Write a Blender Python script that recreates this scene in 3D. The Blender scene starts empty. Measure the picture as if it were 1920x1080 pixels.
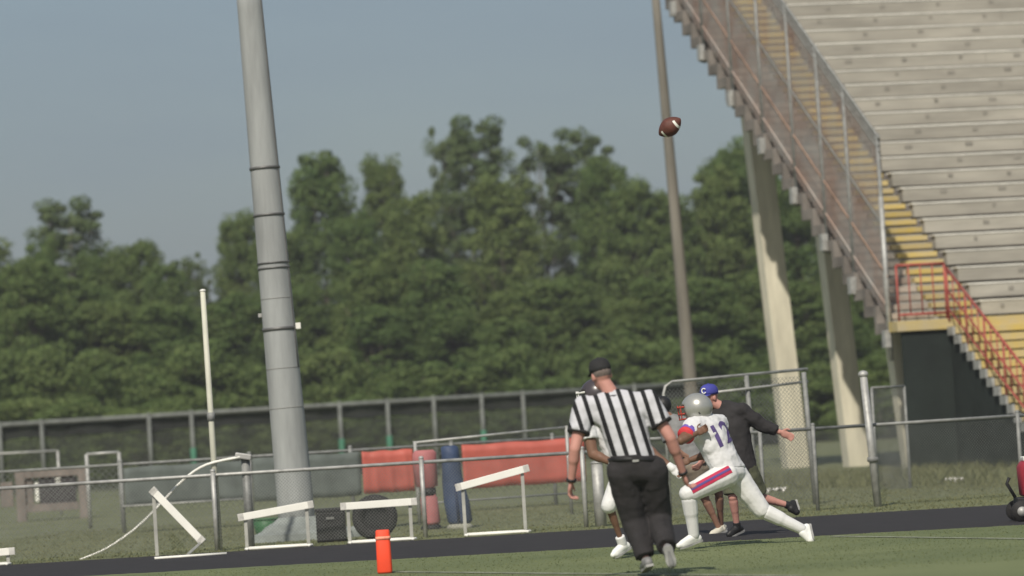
import bpy, bmesh, math, random
import numpy as np
from mathutils import Vector, Matrix
R = math.radians
V3 = Vector
rnd = random.Random(7)
jit = random.Random(8)
SC = bpy.context.scene
COL = SC.collection

# ------------------------------------------------------------------ camera
FPX, CX, CY = 8000.0, 960.0, 540.0          # focal length and centre in the photograph's pixels
ROLL, H0, CAMZ = R(3.5), 800.0, 1.3
PITCH = math.atan((H0 - CY) * math.cos(ROLL) / FPX)
FWD = V3((0, math.cos(PITCH), math.sin(PITCH)))
UP0 = V3((0, -math.sin(PITCH), math.cos(PITCH)))
XA = V3((1, 0, 0))
RIGHT = XA * math.cos(ROLL) - UP0 * math.sin(ROLL)
UP = XA * math.sin(ROLL) + UP0 * math.cos(ROLL)
CAM = V3((0, 0, CAMZ))
cd = bpy.data.cameras.new('camera')
cam = bpy.data.objects.new('camera', cd)
COL.objects.link(cam)
M = Matrix((RIGHT, UP, -FWD)).transposed().to_4x4()
M.translation = CAM
cam.matrix_world = M
cd.sensor_width = 36.0
cd.lens = FPX / 1920 * 36
cd.clip_start, cd.clip_end = 0.5, 4000
cd.dof.use_dof = True
cd.dof.focus_distance = 44.0
cd.dof.aperture_fstop = 2.0
SC.camera = cam

# ------------------------------------------------------------------ sky, sun, exposure
SUN_DIR = V3((-math.sin(R(15)), -math.cos(R(15)), math.tan(R(44)))).normalized()      # towards the sun
ELEV = math.asin(SUN_DIR.z)
w = bpy.data.worlds.new('World'); SC.world = w; w.use_nodes = True
nt = w.node_tree; nt.nodes.clear()
def wn(t): return nt.nodes.new(t)
sky = wn('ShaderNodeTexSky'); sky.sky_type = 'NISHITA'; sky.sun_disc = False
sky.sun_elevation = ELEV
sky.sun_rotation = math.atan2(SUN_DIR.x, SUN_DIR.y)
sky.air_density, sky.dust_density, sky.ozone_density = 1.0, 2.2, 1.0
tc = wn('ShaderNodeTexCoord'); mp = wn('ShaderNodeMapping'); mp.inputs['Scale'].default_value = (2.0, 2.0, 9.0)
nz = wn('ShaderNodeTexNoise'); nz.inputs['Scale'].default_value = 2.4; nz.inputs['Detail'].default_value = 5; nz.inputs['Roughness'].default_value = .55
cr = wn('ShaderNodeMapRange'); cr.inputs['From Min'].default_value = .38; cr.inputs['From Max'].default_value = .75
cr.inputs['To Min'].default_value = .34; cr.inputs['To Max'].default_value = .66
mx = wn('ShaderNodeMixRGB'); mx.inputs['Color2'].default_value = (2.75, 3.38, 4.20, 1)     # thin high veil of cloud
bg = wn('ShaderNodeBackground'); bg.inputs['Strength'].default_value = 0.072
out = wn('ShaderNodeOutputWorld')
L = nt.links.new
L(tc.outputs['Generated'], mp.inputs['Vector']); L(mp.outputs['Vector'], nz.inputs['Vector'])
L(nz.outputs['Fac'], cr.inputs['Value']); L(cr.outputs['Result'], mx.inputs['Fac'])
L(sky.outputs['Color'], mx.inputs['Color1']); L(mx.outputs['Color'], bg.inputs['Color']); L(bg.outputs['Background'], out.inputs['Surface'])
sd = bpy.data.lights.new('sun', 'SUN'); sd.energy = 3.5; sd.angle = R(0.9); sd.color = (1.0, .93, .82)
so = bpy.data.objects.new('sun', sd); COL.objects.link(so)
so.rotation_euler = (-SUN_DIR).to_track_quat('-Z', 'Y').to_euler()
so.location = SUN_DIR * 60
SC.view_settings.view_transform = 'Standard'; SC.view_settings.look = 'None'
SC.view_settings.exposure = 0.15; SC.view_settings.gamma = 1.0
SC.view_settings.use_curve_mapping = False

# ------------------------------------------------------------------ pixel -> place
def ray(px, py): return FWD * FPX + RIGHT * (px - CX) - UP * (py - CY)
def at(px, py, Y):
    r = ray(px, py); return CAM + r * (Y / r.y)
def gnd(px, py, z=0.0):
    r = ray(px, py); return CAM + r * ((z - CAMZ) / r.z)

# ------------------------------------------------------------------ materials
MATS = {}
def mat(name, col, rough=.8, var=.15, scale=6.0, bump=.0, bscale=40.0, metal=0.0, col2=None, obj_var=0.0, spec=.3, detail=4, stretch=None, sheen=0):
    """procedural: base colour broken up by noise (towards col2 or darker/lighter), optional bump, optional per-object variation"""
    if name in MATS: return MATS[name]
    m = bpy.data.materials.new(name); m.use_nodes = True; MATS[name] = m
    t = m.node_tree; b = t.nodes['Principled BSDF']; N = t.nodes.new; LK = t.links.new
    b.inputs['Roughness'].default_value = rough; b.inputs['Metallic'].default_value = metal
    b.inputs['Specular IOR Level'].default_value = spec
    c = N('ShaderNodeTexCoord'); mpn = N('ShaderNodeMapping')
    if stretch: mpn.inputs['Scale'].default_value = stretch
    LK(c.outputs['Object'], mpn.inputs['Vector'])
    n = N('ShaderNodeTexNoise'); n.inputs['Scale'].default_value = scale; n.inputs['Detail'].default_value = detail; n.inputs['Roughness'].default_value = .6
    LK(mpn.outputs['Vector'], n.inputs['Vector'])
    rp = N('ShaderNodeValToRGB'); e = rp.color_ramp.elements
    c1 = tuple(x * (1 - var) for x in col); c2 = col2 if col2 else tuple(min(1, x * (1 + var)) for x in col)
    e[0].position, e[1].position = .32, .68
    e[0].color, e[1].color = (*c1, 1), (*c2, 1)
    LK(n.outputs['Fac'], rp.inputs['Fac'])
    last = rp.outputs['Color']
    if obj_var:
        oi = N('ShaderNodeObjectInfo'); mr = N('ShaderNodeMapRange'); mr.inputs['To Min'].default_value = 1 - obj_var; mr.inputs['To Max'].default_value = 1 + obj_var
        LK(oi.outputs['Random'], mr.inputs['Value'])
        mm = N('ShaderNodeMixRGB'); mm.blend_type = 'MULTIPLY'; mm.inputs['Fac'].default_value = 1
        LK(last, mm.inputs['Color1']); LK(mr.outputs['Result'], mm.inputs['Color2']); last = mm.outputs['Color']
    LK(last, b.inputs['Base Color'])
    if bump:
        n2 = N('ShaderNodeTexNoise'); n2.inputs['Scale'].default_value = bscale; n2.inputs['Detail'].default_value = 4
        LK(mpn.outputs['Vector'], n2.inputs['Vector'])
        bp = N('ShaderNodeBump'); bp.inputs['Strength'].default_value = bump; bp.inputs['Distance'].default_value = .02
        LK(n2.outputs['Fac'], bp.inputs['Height']); LK(bp.outputs['Normal'], b.inputs['Normal'])
    return m

def leaf_mat(name, c1, c2):
    m = bpy.data.materials.new(name); m.use_nodes = True; MATS[name] = m
    t = m.node_tree; t.nodes.clear(); N = t.nodes.new; LK = t.links.new
    o = N('ShaderNodeOutputMaterial'); d = N('ShaderNodeBsdfDiffuse'); tr = N('ShaderNodeBsdfTranslucent'); gl = N('ShaderNodeBsdfGlossy'); gl.inputs['Roughness'].default_value = .55
    gl.inputs['Color'].default_value = (.35, .38, .35, 1)
    mxs = N('ShaderNodeMixShader'); mxs.inputs['Fac'].default_value = .34
    mg = N('ShaderNodeMixShader'); mg.inputs['Fac'].default_value = .015
    at_ = N('ShaderNodeAttribute'); at_.attribute_name = 'tint'
    oi = N('ShaderNodeObjectInfo')
    ad = N('ShaderNodeMath'); ad.operation = 'MULTIPLY_ADD'; ad.inputs[1].default_value = .55
    ml = N('ShaderNodeMath'); ml.operation = 'MULTIPLY'; ml.inputs[1].default_value = .45
    LK(oi.outputs['Random'], ml.inputs[0]); LK(at_.outputs['Fac'], ad.inputs[0]); LK(ml.outputs[0], ad.inputs[2])
    mc = N('ShaderNodeMixRGB'); mc.inputs['Color1'].default_value = (*c1, 1); mc.inputs['Color2'].default_value = (*c2, 1)
    LK(ad.outputs[0], mc.inputs['Fac'])
    LK(mc.outputs['Color'], d.inputs['Color']); LK(mc.outputs['Color'], tr.inputs['Color'])
    LK(d.outputs[0], mxs.inputs[1]); LK(tr.outputs[0], mxs.inputs[2]); LK(mxs.outputs[0], mg.inputs[1]); LK(gl.outputs[0], mg.inputs[2])
    LK(mg.outputs[0], o.inputs['Surface'])
    return m

def screen_mat(name, col, cover):
    """woven see-through windscreen cloth"""
    m = mat(name, col, .9, .2, 3)
    t = m.node_tree; b = t.nodes['Principled BSDF']; o = t.nodes['Material Output']
    tr = t.nodes.new('ShaderNodeBsdfTransparent'); mxs = t.nodes.new('ShaderNodeMixShader'); mxs.inputs['Fac'].default_value = cover
    t.links.new(tr.outputs[0], mxs.inputs[1]); t.links.new(b.outputs[0], mxs.inputs[2]); t.links.new(mxs.outputs[0], o.inputs['Surface'])
    return m

galv = mat('galvanised', (.40, .40, .38), .55, .25, 8, metal=.35)
galv_dark = mat('galvanised_weathered', (.24, .245, .235), .65, .25, 8, metal=.25)
galv_far = mat('galvanised_dull', (.15, .16, .148), .7, .25, 4)
wire_m = mat('wire', (.17, .18, .17), .7, .2, 5, metal=.1)
white_p = mat('white_paint', (.80, .79, .72), .45, .06, 5)
concrete = mat('concrete', (.34, .32, .27), .9, .22, 1.6, bump=.25, bscale=25)

# ------------------------------------------------------------------ mesh builder
class MB:
    def __init__(s): s.v = []; s.f = []
    def add(s, vs, fs):
        o = len(s.v); s.v += [tuple(x) for x in vs]; s.f += [tuple(i + o for i in f) for f in fs]; return s
    def box(s, c, size, rot=None):
        hx, hy, hz = size[0] / 2, size[1] / 2, size[2] / 2
        vs = [V3((x, y, z)) for x in (-hx, hx) for y in (-hy, hy) for z in (-hz, hz)]
        if rot is not None: vs = [rot @ v for v in vs]
        return s.add([v + V3(c) for v in vs], [(0, 1, 3, 2), (4, 6, 7, 5), (0, 4, 5, 1), (2, 3, 7, 6), (0, 2, 6, 4), (1, 5, 7, 3)])
    def bar(s, p0, p1, a, b, upv=V3((0, 0, 1))):
        """rectangular bar p0-p1, a wide (sideways), b tall (along upv)"""
        p0, p1 = V3(p0), V3(p1); d = (p1 - p0).normalized(); sd_ = d.cross(upv).normalized(); u = sd_.cross(d)
        vs = [p + sd_ * x * a / 2 + u * y * b / 2 for p in (p0, p1) for x, y in ((-1, -1), (1, -1), (1, 1), (-1, 1))]
        return s.add(vs, [(3, 2, 1, 0), (4, 5, 6, 7), (0, 1, 5, 4), (1, 2, 6, 5), (2, 3, 7, 6), (3, 0, 4, 7)])
    def loft(s, rings):
        n = len(rings[0]); vs = [p for r in rings for p in r]; fs = []
        for i in range(len(rings) - 1):
            for j in range(n):
                k = (j + 1) % n; fs.append((i * n + j, i * n + k, (i + 1) * n + k, (i + 1) * n + j))
        fs.append(tuple(range(n - 1, -1, -1))); m = (len(rings) - 1) * n; fs.append(tuple(range(m, m + n)))
        return s.add(vs, fs)
    def sweep(s, pts, rad, n=8):
        pts = [V3(p) for p in pts]; rad = rad if hasattr(rad, '__len__') else [rad] * len(pts); rings = []; ref = None
        for i, p in enumerate(pts):
            d = (pts[min(i + 1, len(pts) - 1)] - pts[max(i - 1, 0)]).normalized()
            if ref is None: ref = V3((0, 0, 1)) if abs(d.z) < .9 else V3((1, 0, 0))
            a = d.cross(ref).normalized(); b = a.cross(d).normalized(); ref = b if abs(d.dot(ref)) > .95 else ref
            rings.append([p + (b * math.cos(t) + a * math.sin(t)) * -rad[i] if False else p + (a * math.cos(t) + b * -math.sin(t)) * rad[i] for t in [-2 * math.pi * j / n for j in range(n)]])
        return s.loft([r[::-1] for r in rings][::-1])
    def tube(s, p0, p1, r0, r1=None, n=8): return s.sweep([p0, p1], [r0, r0 if r1 is None else r1], n)
    def capsule(s, p0, p1, r0, r1, n=12, flat0=False, flat1=False):
        p0, p1 = V3(p0), V3(p1); d = (p1 - p0); l = d.length
        if l < 1e-5: d = V3((0, 0, 1)); p1 = p0 + d * 1e-4
        d = d.normalized(); pts = []; rs = []
        if not flat0:
            for t in (80, 55, 28): pts.append(p0 - d * r0 * math.sin(R(t))); rs.append(r0 * math.cos(R(t)))
        pts += [p0, p1]; rs += [r0, r1]
        if not flat1:
            for t in (28, 55, 80): pts.append(p1 + d * r1 * math.sin(R(t))); rs.append(r1 * math.cos(R(t)))
        a = d.orthogonal().normalized(); b = d.cross(a)
        rings = [[p + (a * math.cos(t) + b * math.sin(t)) * r for t in [2 * math.pi * j / n for j in range(n)]] for p, r in zip(pts, rs)]
        return s.loft(rings)
    def ellipsoid(s, c, ax, n=14, m=8):
        """ax: three half-axis vectors"""
        c = V3(c); a, b, u = [V3(x) for x in ax]; rings = []
        for i in range(m + 1):
            t = -math.pi / 2 + math.pi * (i + .001 + (.998 - 1) * 0) / m
            t = max(-1.55, min(1.55, t))
            rings.append([c + u * math.sin(t) + (a * math.cos(q) + b * math.sin(q)) * math.cos(t) for q in [2 * math.pi * j / n for j in range(n)]])
        return s.loft(rings)
    def mesh(s, name, smooth=False, auto=None):
        me = bpy.data.meshes.new(name); me.from_pydata(s.v, [], s.f); me.update()
        if smooth: me.polygons.foreach_set('use_smooth', [True] * len(me.polygons))
        return me
    def build(s, name, m, parent=None, smooth=False, bevel=0):
        me = s.mesh(name, smooth)
        if bevel:
            bm = bmesh.new(); bm.from_mesh(me); bmesh.ops.bevel(bm, geom=bm.edges[:], offset=bevel, segments=2, affect='EDGES', profile=.6); bm.to_mesh(me); bm.free()
        if m is not None: me.materials.append(m)
        o = bpy.data.objects.new(name, me); COL.objects.link(o)
        if parent is not None:
            o.parent = parent; o.matrix_parent_inverse = parent.matrix_world.inverted()
        return o

def setp(o, label=None, cat=None, group=None, kind=None):
    if label: o['label'] = label
    if cat: o['category'] = cat
    if group: o['group'] = group
    if kind: o['kind'] = kind
    return o
def thing(name, loc, label, cat, group=None, rz=0.0):
    e = bpy.data.objects.new(name, None); COL.objects.link(e); e.location = loc; e.rotation_euler = (0, 0, rz)
    e.empty_display_size = .3
    e.matrix_world = Matrix.Translation(V3(loc)) @ Matrix.Rotation(rz, 4, 'Z')
    return setp(e, label, cat, group)
def copy_tree(o, parent=None):
    c = o.copy(); COL.objects.link(c)
    if parent is not None: c.parent = parent
    for ch in o.children: copy_tree(ch, c)
    return c
def np_mesh(name, verts, faces, m, tint=None, smooth=False):
    """verts (n,3), faces (k,4 or 3) arrays -> mesh datablock"""
    me = bpy.data.meshes.new(name); k, q = faces.shape
    me.vertices.add(len(verts)); me.vertices.foreach_set('co', verts.astype(np.float32).ravel())
    me.loops.add(k * q); me.loops.foreach_set('vertex_index', faces.astype(np.int32).ravel())
    me.polygons.add(k); me.polygons.foreach_set('loop_start', np.arange(0, k * q, q, dtype=np.int32))
    me.update(calc_edges=True)
    if tint is not None:
        a = me.attributes.new('tint', 'FLOAT', 'FACE'); a.data.foreach_set('value', tint.astype(np.float32))
    if m: me.materials.append(m)
    return me

# ================================================================== GROUND
def gz(x, y):
    """height of the ground: level, with a shallow swale in front of the grandstand stairs and a soft rise under the wood"""
    z = -0.27 * math.exp(-((x - 10.5) / 3.6) ** 2 - ((y - 71) / 7.0) ** 2)
    if y > 62: z += .035 * math.sin(x * .5) * math.sin(y * .31) * min(1, (y - 62) / 10)
    return z
m_ground = mat('rough_grass_ground', (.150, .168, .076), .95, .2, .4, bump=.15, bscale=9, col2=(.170, .182, .092), detail=8)
m_turf = mat('turf', (.140, .174, .074), .9, .2, .35, bump=.08, bscale=30, col2=(.180, .206, .092), detail=8)
m_track = mat('rubber_track', (.030, .028, .029), .9, .18, 2.5, bump=.3, bscale=60, detail=8)
m_line = mat('field_paint', (.24, .265, .17), .9, .3, 5, col2=(.36, .38, .29), detail=8)
xs = [-900, -500, -300, -120, -60] + [x for x in np.arange(-30, 30.1, 1.0)] + [60, 120, 300, 500, 900]
ys = [-60, 0, 15, 25, 35, 45, 50, 55] + [y for y in np.arange(58, 100.1, 1.0)] + [120, 150, 200, 300, 600, 1200]
g = MB(); nx = len(xs)
g.add([(x, y, gz(x, y) if -31 < x < 31 and y < 101 else 0) for y in ys for x in xs],
      [(j * nx + i, j * nx + i + 1, (j + 1) * nx + i + 1, (j + 1) * nx + i) for j in range(len(ys) - 1) for i in range(nx - 1)])
setp(g.build('ground', m_ground, smooth=True), kind='structure')
def strip_sheet(name, m, near, far, z, x0=-40, x1=40, n=900):
    """sheet between two lines near(x)->y and far(x)->y"""
    b = MB(); vs = []
    for i in range(n + 1):
        x = x0 + (x1 - x0) * i / n; vs += [(x, near(x) + jit.uniform(-.03, .03), z), (x, far(x) + jit.uniform(-.06, .06) + .04 * math.sin(x * 2.1), z)]
    b.add(vs, [(2 * i, 2 * i + 2, 2 * i + 3, 2 * i + 1) for i in range(n)])
    return setp(b.build(name, m), kind='structure')
def line_through(p, q): return lambda x: p.y + (q.y - p.y) * (x - p.x) / (q.x - p.x)
tr_far = line_through(gnd(60, 1057), gnd(1880, 947))
tr_near = line_through(gnd(300, 1074), gnd(1880, 988))
strip_sheet('running_track', m_track, lambda x: tr_near(x) - .4, tr_far, .004)
strip_sheet('playing_field', m_turf, lambda x: -20, tr_near, .010)
def paint(name, p, q, wd):
    d = (q - p).normalized(); s_ = V3((-d.y, d.x, 0)) * wd / 2; b = MB()
    b.add([(p - s_) + V3((0, 0, .016)), (q - s_) + V3((0, 0, .016)), (q + s_) + V3((0, 0, .016)), (p + s_) + V3((0, 0, .016))], [(0, 1, 2, 3)])
    return setp(b.build(name, m_line), kind='structure')
def flat(p): return V3((p.x, p.y, 0))
paint('field_line', flat(gnd(1560, 1008)), flat(gnd(2200, 1017)), .10)
paint('field_line', flat(gnd(745, 1075)), flat(gnd(1500, 1083)), .10)

# ---- grass blades (stuff)
m_blade = leaf_mat('grass_blade', (.165, .195, .085), (.20, .225, .105))
m_weed = leaf_mat('weed_blade', (.175, .185, .09), (.235, .235, .125))
def blades(name, n, xr, yr, h, wd, m, label, keep=lambda x, y: True, zf=lambda x, y: 0.0, seed=1, lean=.5):
    g_ = np.random.default_rng(seed); x = g_.uniform(*xr, n); y = g_.uniform(*yr, n)
    k = np.array([keep(a, b) for a, b in zip(x, y)]); x, y = x[k], y[k]; n = len(x)
    z = np.array([zf(a, b) for a, b in zip(x, y)])
    hh = h * g_.uniform(.5, 1.3, n); an = g_.uniform(0, 2 * np.pi, n); ww = wd * g_.uniform(.6, 1.3, n)
    lx, ly = g_.normal(0, lean, n) * hh, g_.normal(0, lean, n) * hh
    b = np.stack([x, y, z], 1); s_ = np.stack([np.cos(an) * ww, np.sin(an) * ww, 0 * z], 1); tp = b + np.stack([lx, ly, hh], 1)
    me = np_mesh(name, np.concatenate([b - s_, b + s_, tp]), np.stack([np.arange(n), np.arange(n) + n, np.arange(n) + 2 * n], 1), m, g_.uniform(0, 1, n))
    o = bpy.data.objects.new(name, me); COL.objects.link(o); return setp(o, label, 'grass', kind='stuff')
blades('field_grass', 22000, (-5, 6), (33.5, 44), .009, .006, m_blade, 'short mown green grass of the playing field', lambda x, y: y < tr_near(x) - .03, lambda x, y: .010, 3)
blades('verge_grass', 30000, (-8, 9), (50, 72), .020, .012, m_weed, 'rough unmown grass behind the running track', lambda x, y: y > tr_far(x) - .06, gz, 4)
blades('weeds', 5000, (4.0, 11), (70, 82), .16, .016, m_weed, 'tall weeds around the foot of the grandstand', lambda x, y: y > tr_far(x) + .1, gz, 5)

# ================================================================== WOOD BEHIND
m_bark = mat('bark', (.13, .11, .085), .95, .3, 5, bump=.6, bscale=14, stretch=(1, 1, .25))
m_leafA = leaf_mat('leaf_broad', (.098, .165, .052), (.185, .232, .078))
m_leafB = leaf_mat('leaf_pine', (.100, .158, .064), (.170, .212, .092))
m_leafC = leaf_mat('leaf_light', (.112, .178, .056), (.185, .232, .080))
def tree_parts(seed, height, rad, m, nclump, leaves, leaf, low=.12, taper=.65, loose=0.0):
    """trunk mesh and crown mesh of one tree; crown = many clumps of leaf-sized faces hung on limbs"""
    g_ = np.random.default_rng(seed); tb = MB()
    lean = g_.normal(0, .03, 2)
    spine = [V3((lean[0] * t * height + .12 * math.sin(3 * t + seed), lean[1] * t * height, t * height * .93)) for t in np.linspace(0, 1, 7)]
    r0 = .012 * height + .05
    tb.sweep([p + V3((0, 0, -.15 if i == 0 else 0)) for i, p in enumerate(spine)], [r0 * (1 - .85 * i / 6) for i in range(7)], 8)
    cl = []
    for i in range(nclump):
        t = low + (1 - low) * (i + g_.uniform(0, 1)) / nclump
        prof = rad * (1 - taper * max(0, (t - .35) / .65) ** 1.4) * (.72 + .28 * min(1, (t - low) / .25))
        a = g_.uniform(0, 2 * math.pi); rr = prof * math.sqrt(g_.uniform(.08, 1.0)) * (1 + loose * g_.normal(0, .25))
        base = spine[min(6, int(t * 6))]
        c = V3((base.x + math.cos(a) * rr, base.y + math.sin(a) * rr, t * height + g_.normal(0, .25)))
        cl.append((c, (.36 + .55 * g_.uniform() ** 1.5) * (1 - .3 * t) * rad / 2.4))
        if i % 3 == 0:
            st = spine[max(0, min(6, int(t * 6) - 1))]
            mid = (st + c) / 2 + V3((0, 0, -.1 * height * .05))
            tb.sweep([st, mid, c], [r0 * .34 * (1.1 - t), r0 * .22 * (1.1 - t), .02], 5)
    P, Fq, T = [], [], []
    per = leaves // nclump
    for c, r in cl:
        d = g_.normal(0, 1, (per, 3)); d /= np.linalg.norm(d, axis=1)[:, None]
        rr = r * g_.uniform(.35, 1.08, per) ** .6
        p = np.array(c) + d * rr[:, None] * np.array([1.15, 1.15, .75])
        nrm = d * .8 + g_.normal(0, .6, (per, 3)) + np.array([0, 0, .2]); nrm /= np.linalg.norm(nrm, axis=1)[:, None]
        u = np.cross(nrm, g_.normal(0, 1, (per, 3))); u /= np.linalg.norm(u, axis=1)[:, None]; v = np.cross(nrm, u)
        sz = leaf * g_.uniform(.55, 1.35, per)[:, None]
        o = len(P) * 0
        q = np.stack([p - u * sz, p - v * sz * .55 + nrm * sz * .12, p + u * sz, p + v * sz * .55 + nrm * sz * .12], 1)
        P.append(q.reshape(-1, 3)); T.append(np.clip(g_.normal(.5, .2) + g_.normal(0, .18, per), 0, 1))
    vv = np.concatenate(P); ff = np.arange(len(vv)).reshape(-1, 4)
    return tb.mesh('trunk', True), np_mesh('crown', vv, ff, m, np.concatenate(T))
KINDS = {
    'broad': [tree_parts(s, 13, 2.9, m_leafA, 270, 40000, .10) for s in (11, 12, 13, 14)],
    'pine': [tree_parts(s, 14, 2.3, m_leafB, 120, 19000, .095, low=.34, taper=.45, loose=.6) for s in (21, 22, 23)],
    'bush': [tree_parts(s, 5.5, 2.4, m_leafC, 150, 24000, .085, low=.04, taper=.6) for s in (31, 32, 33)]}
BASEH = {'broad': 13.4, 'pine': 14.2, 'bush': 5.7}
for k in KINDS:
    for tm, _ in KINDS[k]: tm.materials.append(m_bark)
def tree(px, py_top, Y, kind, wid, label, group=None, name=None, i=[0]):
    """a tree whose top shows at (px, py_top), standing at depth Y"""
    top = at(px, py_top, Y); i[0] += 1
    tm, cm = KINDS[kind][i[0] % len(KINDS[kind])]
    s = max(.3, top.z / BASEH[kind])
    e = thing(name or {'broad': 'broadleaf_tree', 'pine': 'pine_tree', 'bush': 'leafy_bush'}[kind], (top.x, top.y, 0), label, 'bush' if kind == 'bush' else 'tree', group)
    for nm, me in (('trunk', tm), ('crown', cm)):
        o = bpy.data.objects.new(nm, me); COL.objects.link(o); o.parent = e
    e.rotation_euler.z = rnd.uniform(0, 6.28); e.scale = (wid, wid, s)
    return e
W_ = 'trees of the wood behind the far fence'
for a in [
    (-25, 455, 192, 'broad', 1.0, 'broadleaf tree at the left edge of the wood, cut by the picture'),
    (48, 452, 188, 'broad', .62, 'narrow dark tree just left of the tall airy pine'),
    (108, 378, 196, 'pine', 1.15, 'tall airy pine rising alone above the left part of the wood'),
    (190, 470, 190, 'broad', .7, 'low rounded tree right of the tall airy left pine'),
    (258, 454, 190, 'broad', .75, 'light green pointed tree between left pine and white post'),
    (300, 492, 186, 'broad', .6, 'short tree just left of the gap in the treetops'),
    (372, 486, 194, 'pine', .45, 'small pine top in the gap above the white post'),
    (447, 400, 196, 'broad', .62, 'tall narrow tree directly left of the big grey mast'),
    (520, 430, 188, 'broad', .8, 'tree half hidden behind the big grey mast'),
    (602, 283, 196, 'broad', .88, 'tall square-topped tree directly right of the big grey mast'),
    (655, 400, 190, 'broad', .7, 'lower tree between square-topped tree and pointed tree right of mast'),
    (718, 292, 198, 'broad', .60, 'slim pointed tree between the mast and the tallest trees'),
    (780, 365, 190, 'broad', .75, 'lower tree in the dip left of the tallest pines'),
    (832, 230, 204, 'pine', .58, 'thin tall pine, left of the two tallest tops'),
    (905, 226, 200, 'pine', 1.05, 'tallest tree of the wood with broad feathery top'),
    (950, 330, 192, 'broad', .85, 'full tree in front of the tallest feathery pine'),
    (1015, 262, 203, 'pine', .85, 'airy pine between the tallest tree and the wide-topped pine'),
    (1088, 247, 202, 'pine', 1.0, 'airy pine with wide top above the referee'),
    (1136, 294, 194, 'broad', .72, 'pointed dense tree right of the wide-topped pine'),
    (1196, 340, 190, 'broad', .8, 'dense sloping tree left of the brown wooden pole'),
    (1250, 362, 190, 'broad', .7, 'low dense tree directly behind the brown wooden pole'),
    (1312, 318, 192, 'broad', .75, 'rounded tree right of the brown wooden pole'),
    (1356, 284, 194, 'broad', .72, 'rounded tree under the grandstand edge, right of flying ball'),
    (1420, 262, 196, 'broad', .9, 'tree behind the rearmost grandstand column'),
    (1500, 330, 192, 'broad', 1.0, 'tree between the two lit grandstand columns'),
    (1600, 380, 190, 'broad', 1.1, 'tree behind the middle grandstand column'),
    (1690, 460, 188, 'broad', 1.1, 'tree behind the grandstand stairs'),
]: tree(a[0], a[1], a[2], a[3], a[4], a[5], W_)
SPOT = [(-25, 'at the left picture edge'), (48, 'left of the tall airy left pine'), (108, 'below the tall airy left pine'), (190, 'right of the tall airy left pine'),
    (258, 'below the light green pointed tree'), (310, 'left of the white post'), (372, 'behind the white post'), (447, 'just left of the grey mast'), (525, 'behind the grey mast'), (602, 'below the tall square-topped tree'),
    (660, 'right of the tall square-topped tree'), (718, 'below the slim pointed tree'), (780, 'above the red tarps, left'), (840, 'below the thin tall pine'), (905, 'below the tallest tree'), (960, 'right of the tallest tree'),
    (1020, 'left of the referee head'), (1090, 'above the referee head'), (1140, 'right of the referee head'), (1196, 'left of the wooden pole'), (1255, 'behind the wooden pole'), (1312, 'above the silver helmet'),
    (1370, 'above the man in black'), (1430, 'left of the rear grandstand column'), (1510, 'between rear and middle grandstand columns'), (1590, 'behind the middle grandstand column'), (1670, 'behind the grandstand stairs')]
for px, wh in SPOT:
    tree(px + rnd.uniform(-14, 14), rnd.uniform(480, 600), 176 + rnd.uniform(-5, 5), 'broad', rnd.uniform(.7, 1.0), 'middle-row leafy tree ' + wh, 'middle row of the wood')
for px, wh in SPOT:
    tree(px + rnd.uniform(-14, 14), rnd.uniform(630, 720), 164 + rnd.uniform(-4, 4), 'bush', rnd.uniform(.85, 1.2), 'leafy bush at the foot of the wood, ' + wh, 'bushes along the foot of the wood')
for px, wh in SPOT[::1]:
    if px < 1300: tree(px + rnd.uniform(-14, 14), rnd.uniform(748, 778), 153 + rnd.uniform(-4, 4), 'bush', rnd.uniform(.7, 1.0), 'low bush seen through the screened fence, ' + wh, 'bushes behind the screened fence')

# ================================================================== FENCES
def chain_link(p0, p1, zlo, zhi, sp=.075, r=.0022, zfun=None):
    """crossed diagonal wires between two ground points"""
    b = MB(); p0, p1 = V3(p0), V3(p1); d = p1 - p0; ln = d.length; d /= ln; h = zhi - zlo; nrm = V3((-d.y, d.x, 0))
    for sgn in (1, -1):
        k = -h
        while k < ln:
            a0, a1 = max(0, k), min(ln, k + h)
            t0, t1 = (a0 - k), (a1 - k)
            z0, z1 = (zlo + t0, zlo + t1) if sgn > 0 else (zhi - t0, zhi - t1)
            q0, q1 = p0 + d * a0, p0 + d * a1
            q0, q1 = V3((q0.x, q0.y, q0.z + z0)), V3((q1.x, q1.y, q1.z + z1))
            if a1 - a0 > .01:
                off = nrm * r * sgn * 1.2
                dd = (q1 - q0).normalized(); s1 = dd.cross(nrm) * r
                vs = [q + off + s1 * c + nrm * r * e_ for q in (q0, q1) for c, e_ in ((1, -.6), (0, 1), (-1, -.6))]
                b.add(vs, [(0, 1, 4, 3), (1, 2, 5, 4), (2, 0, 3, 5)])
            k += sp
    return b
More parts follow.
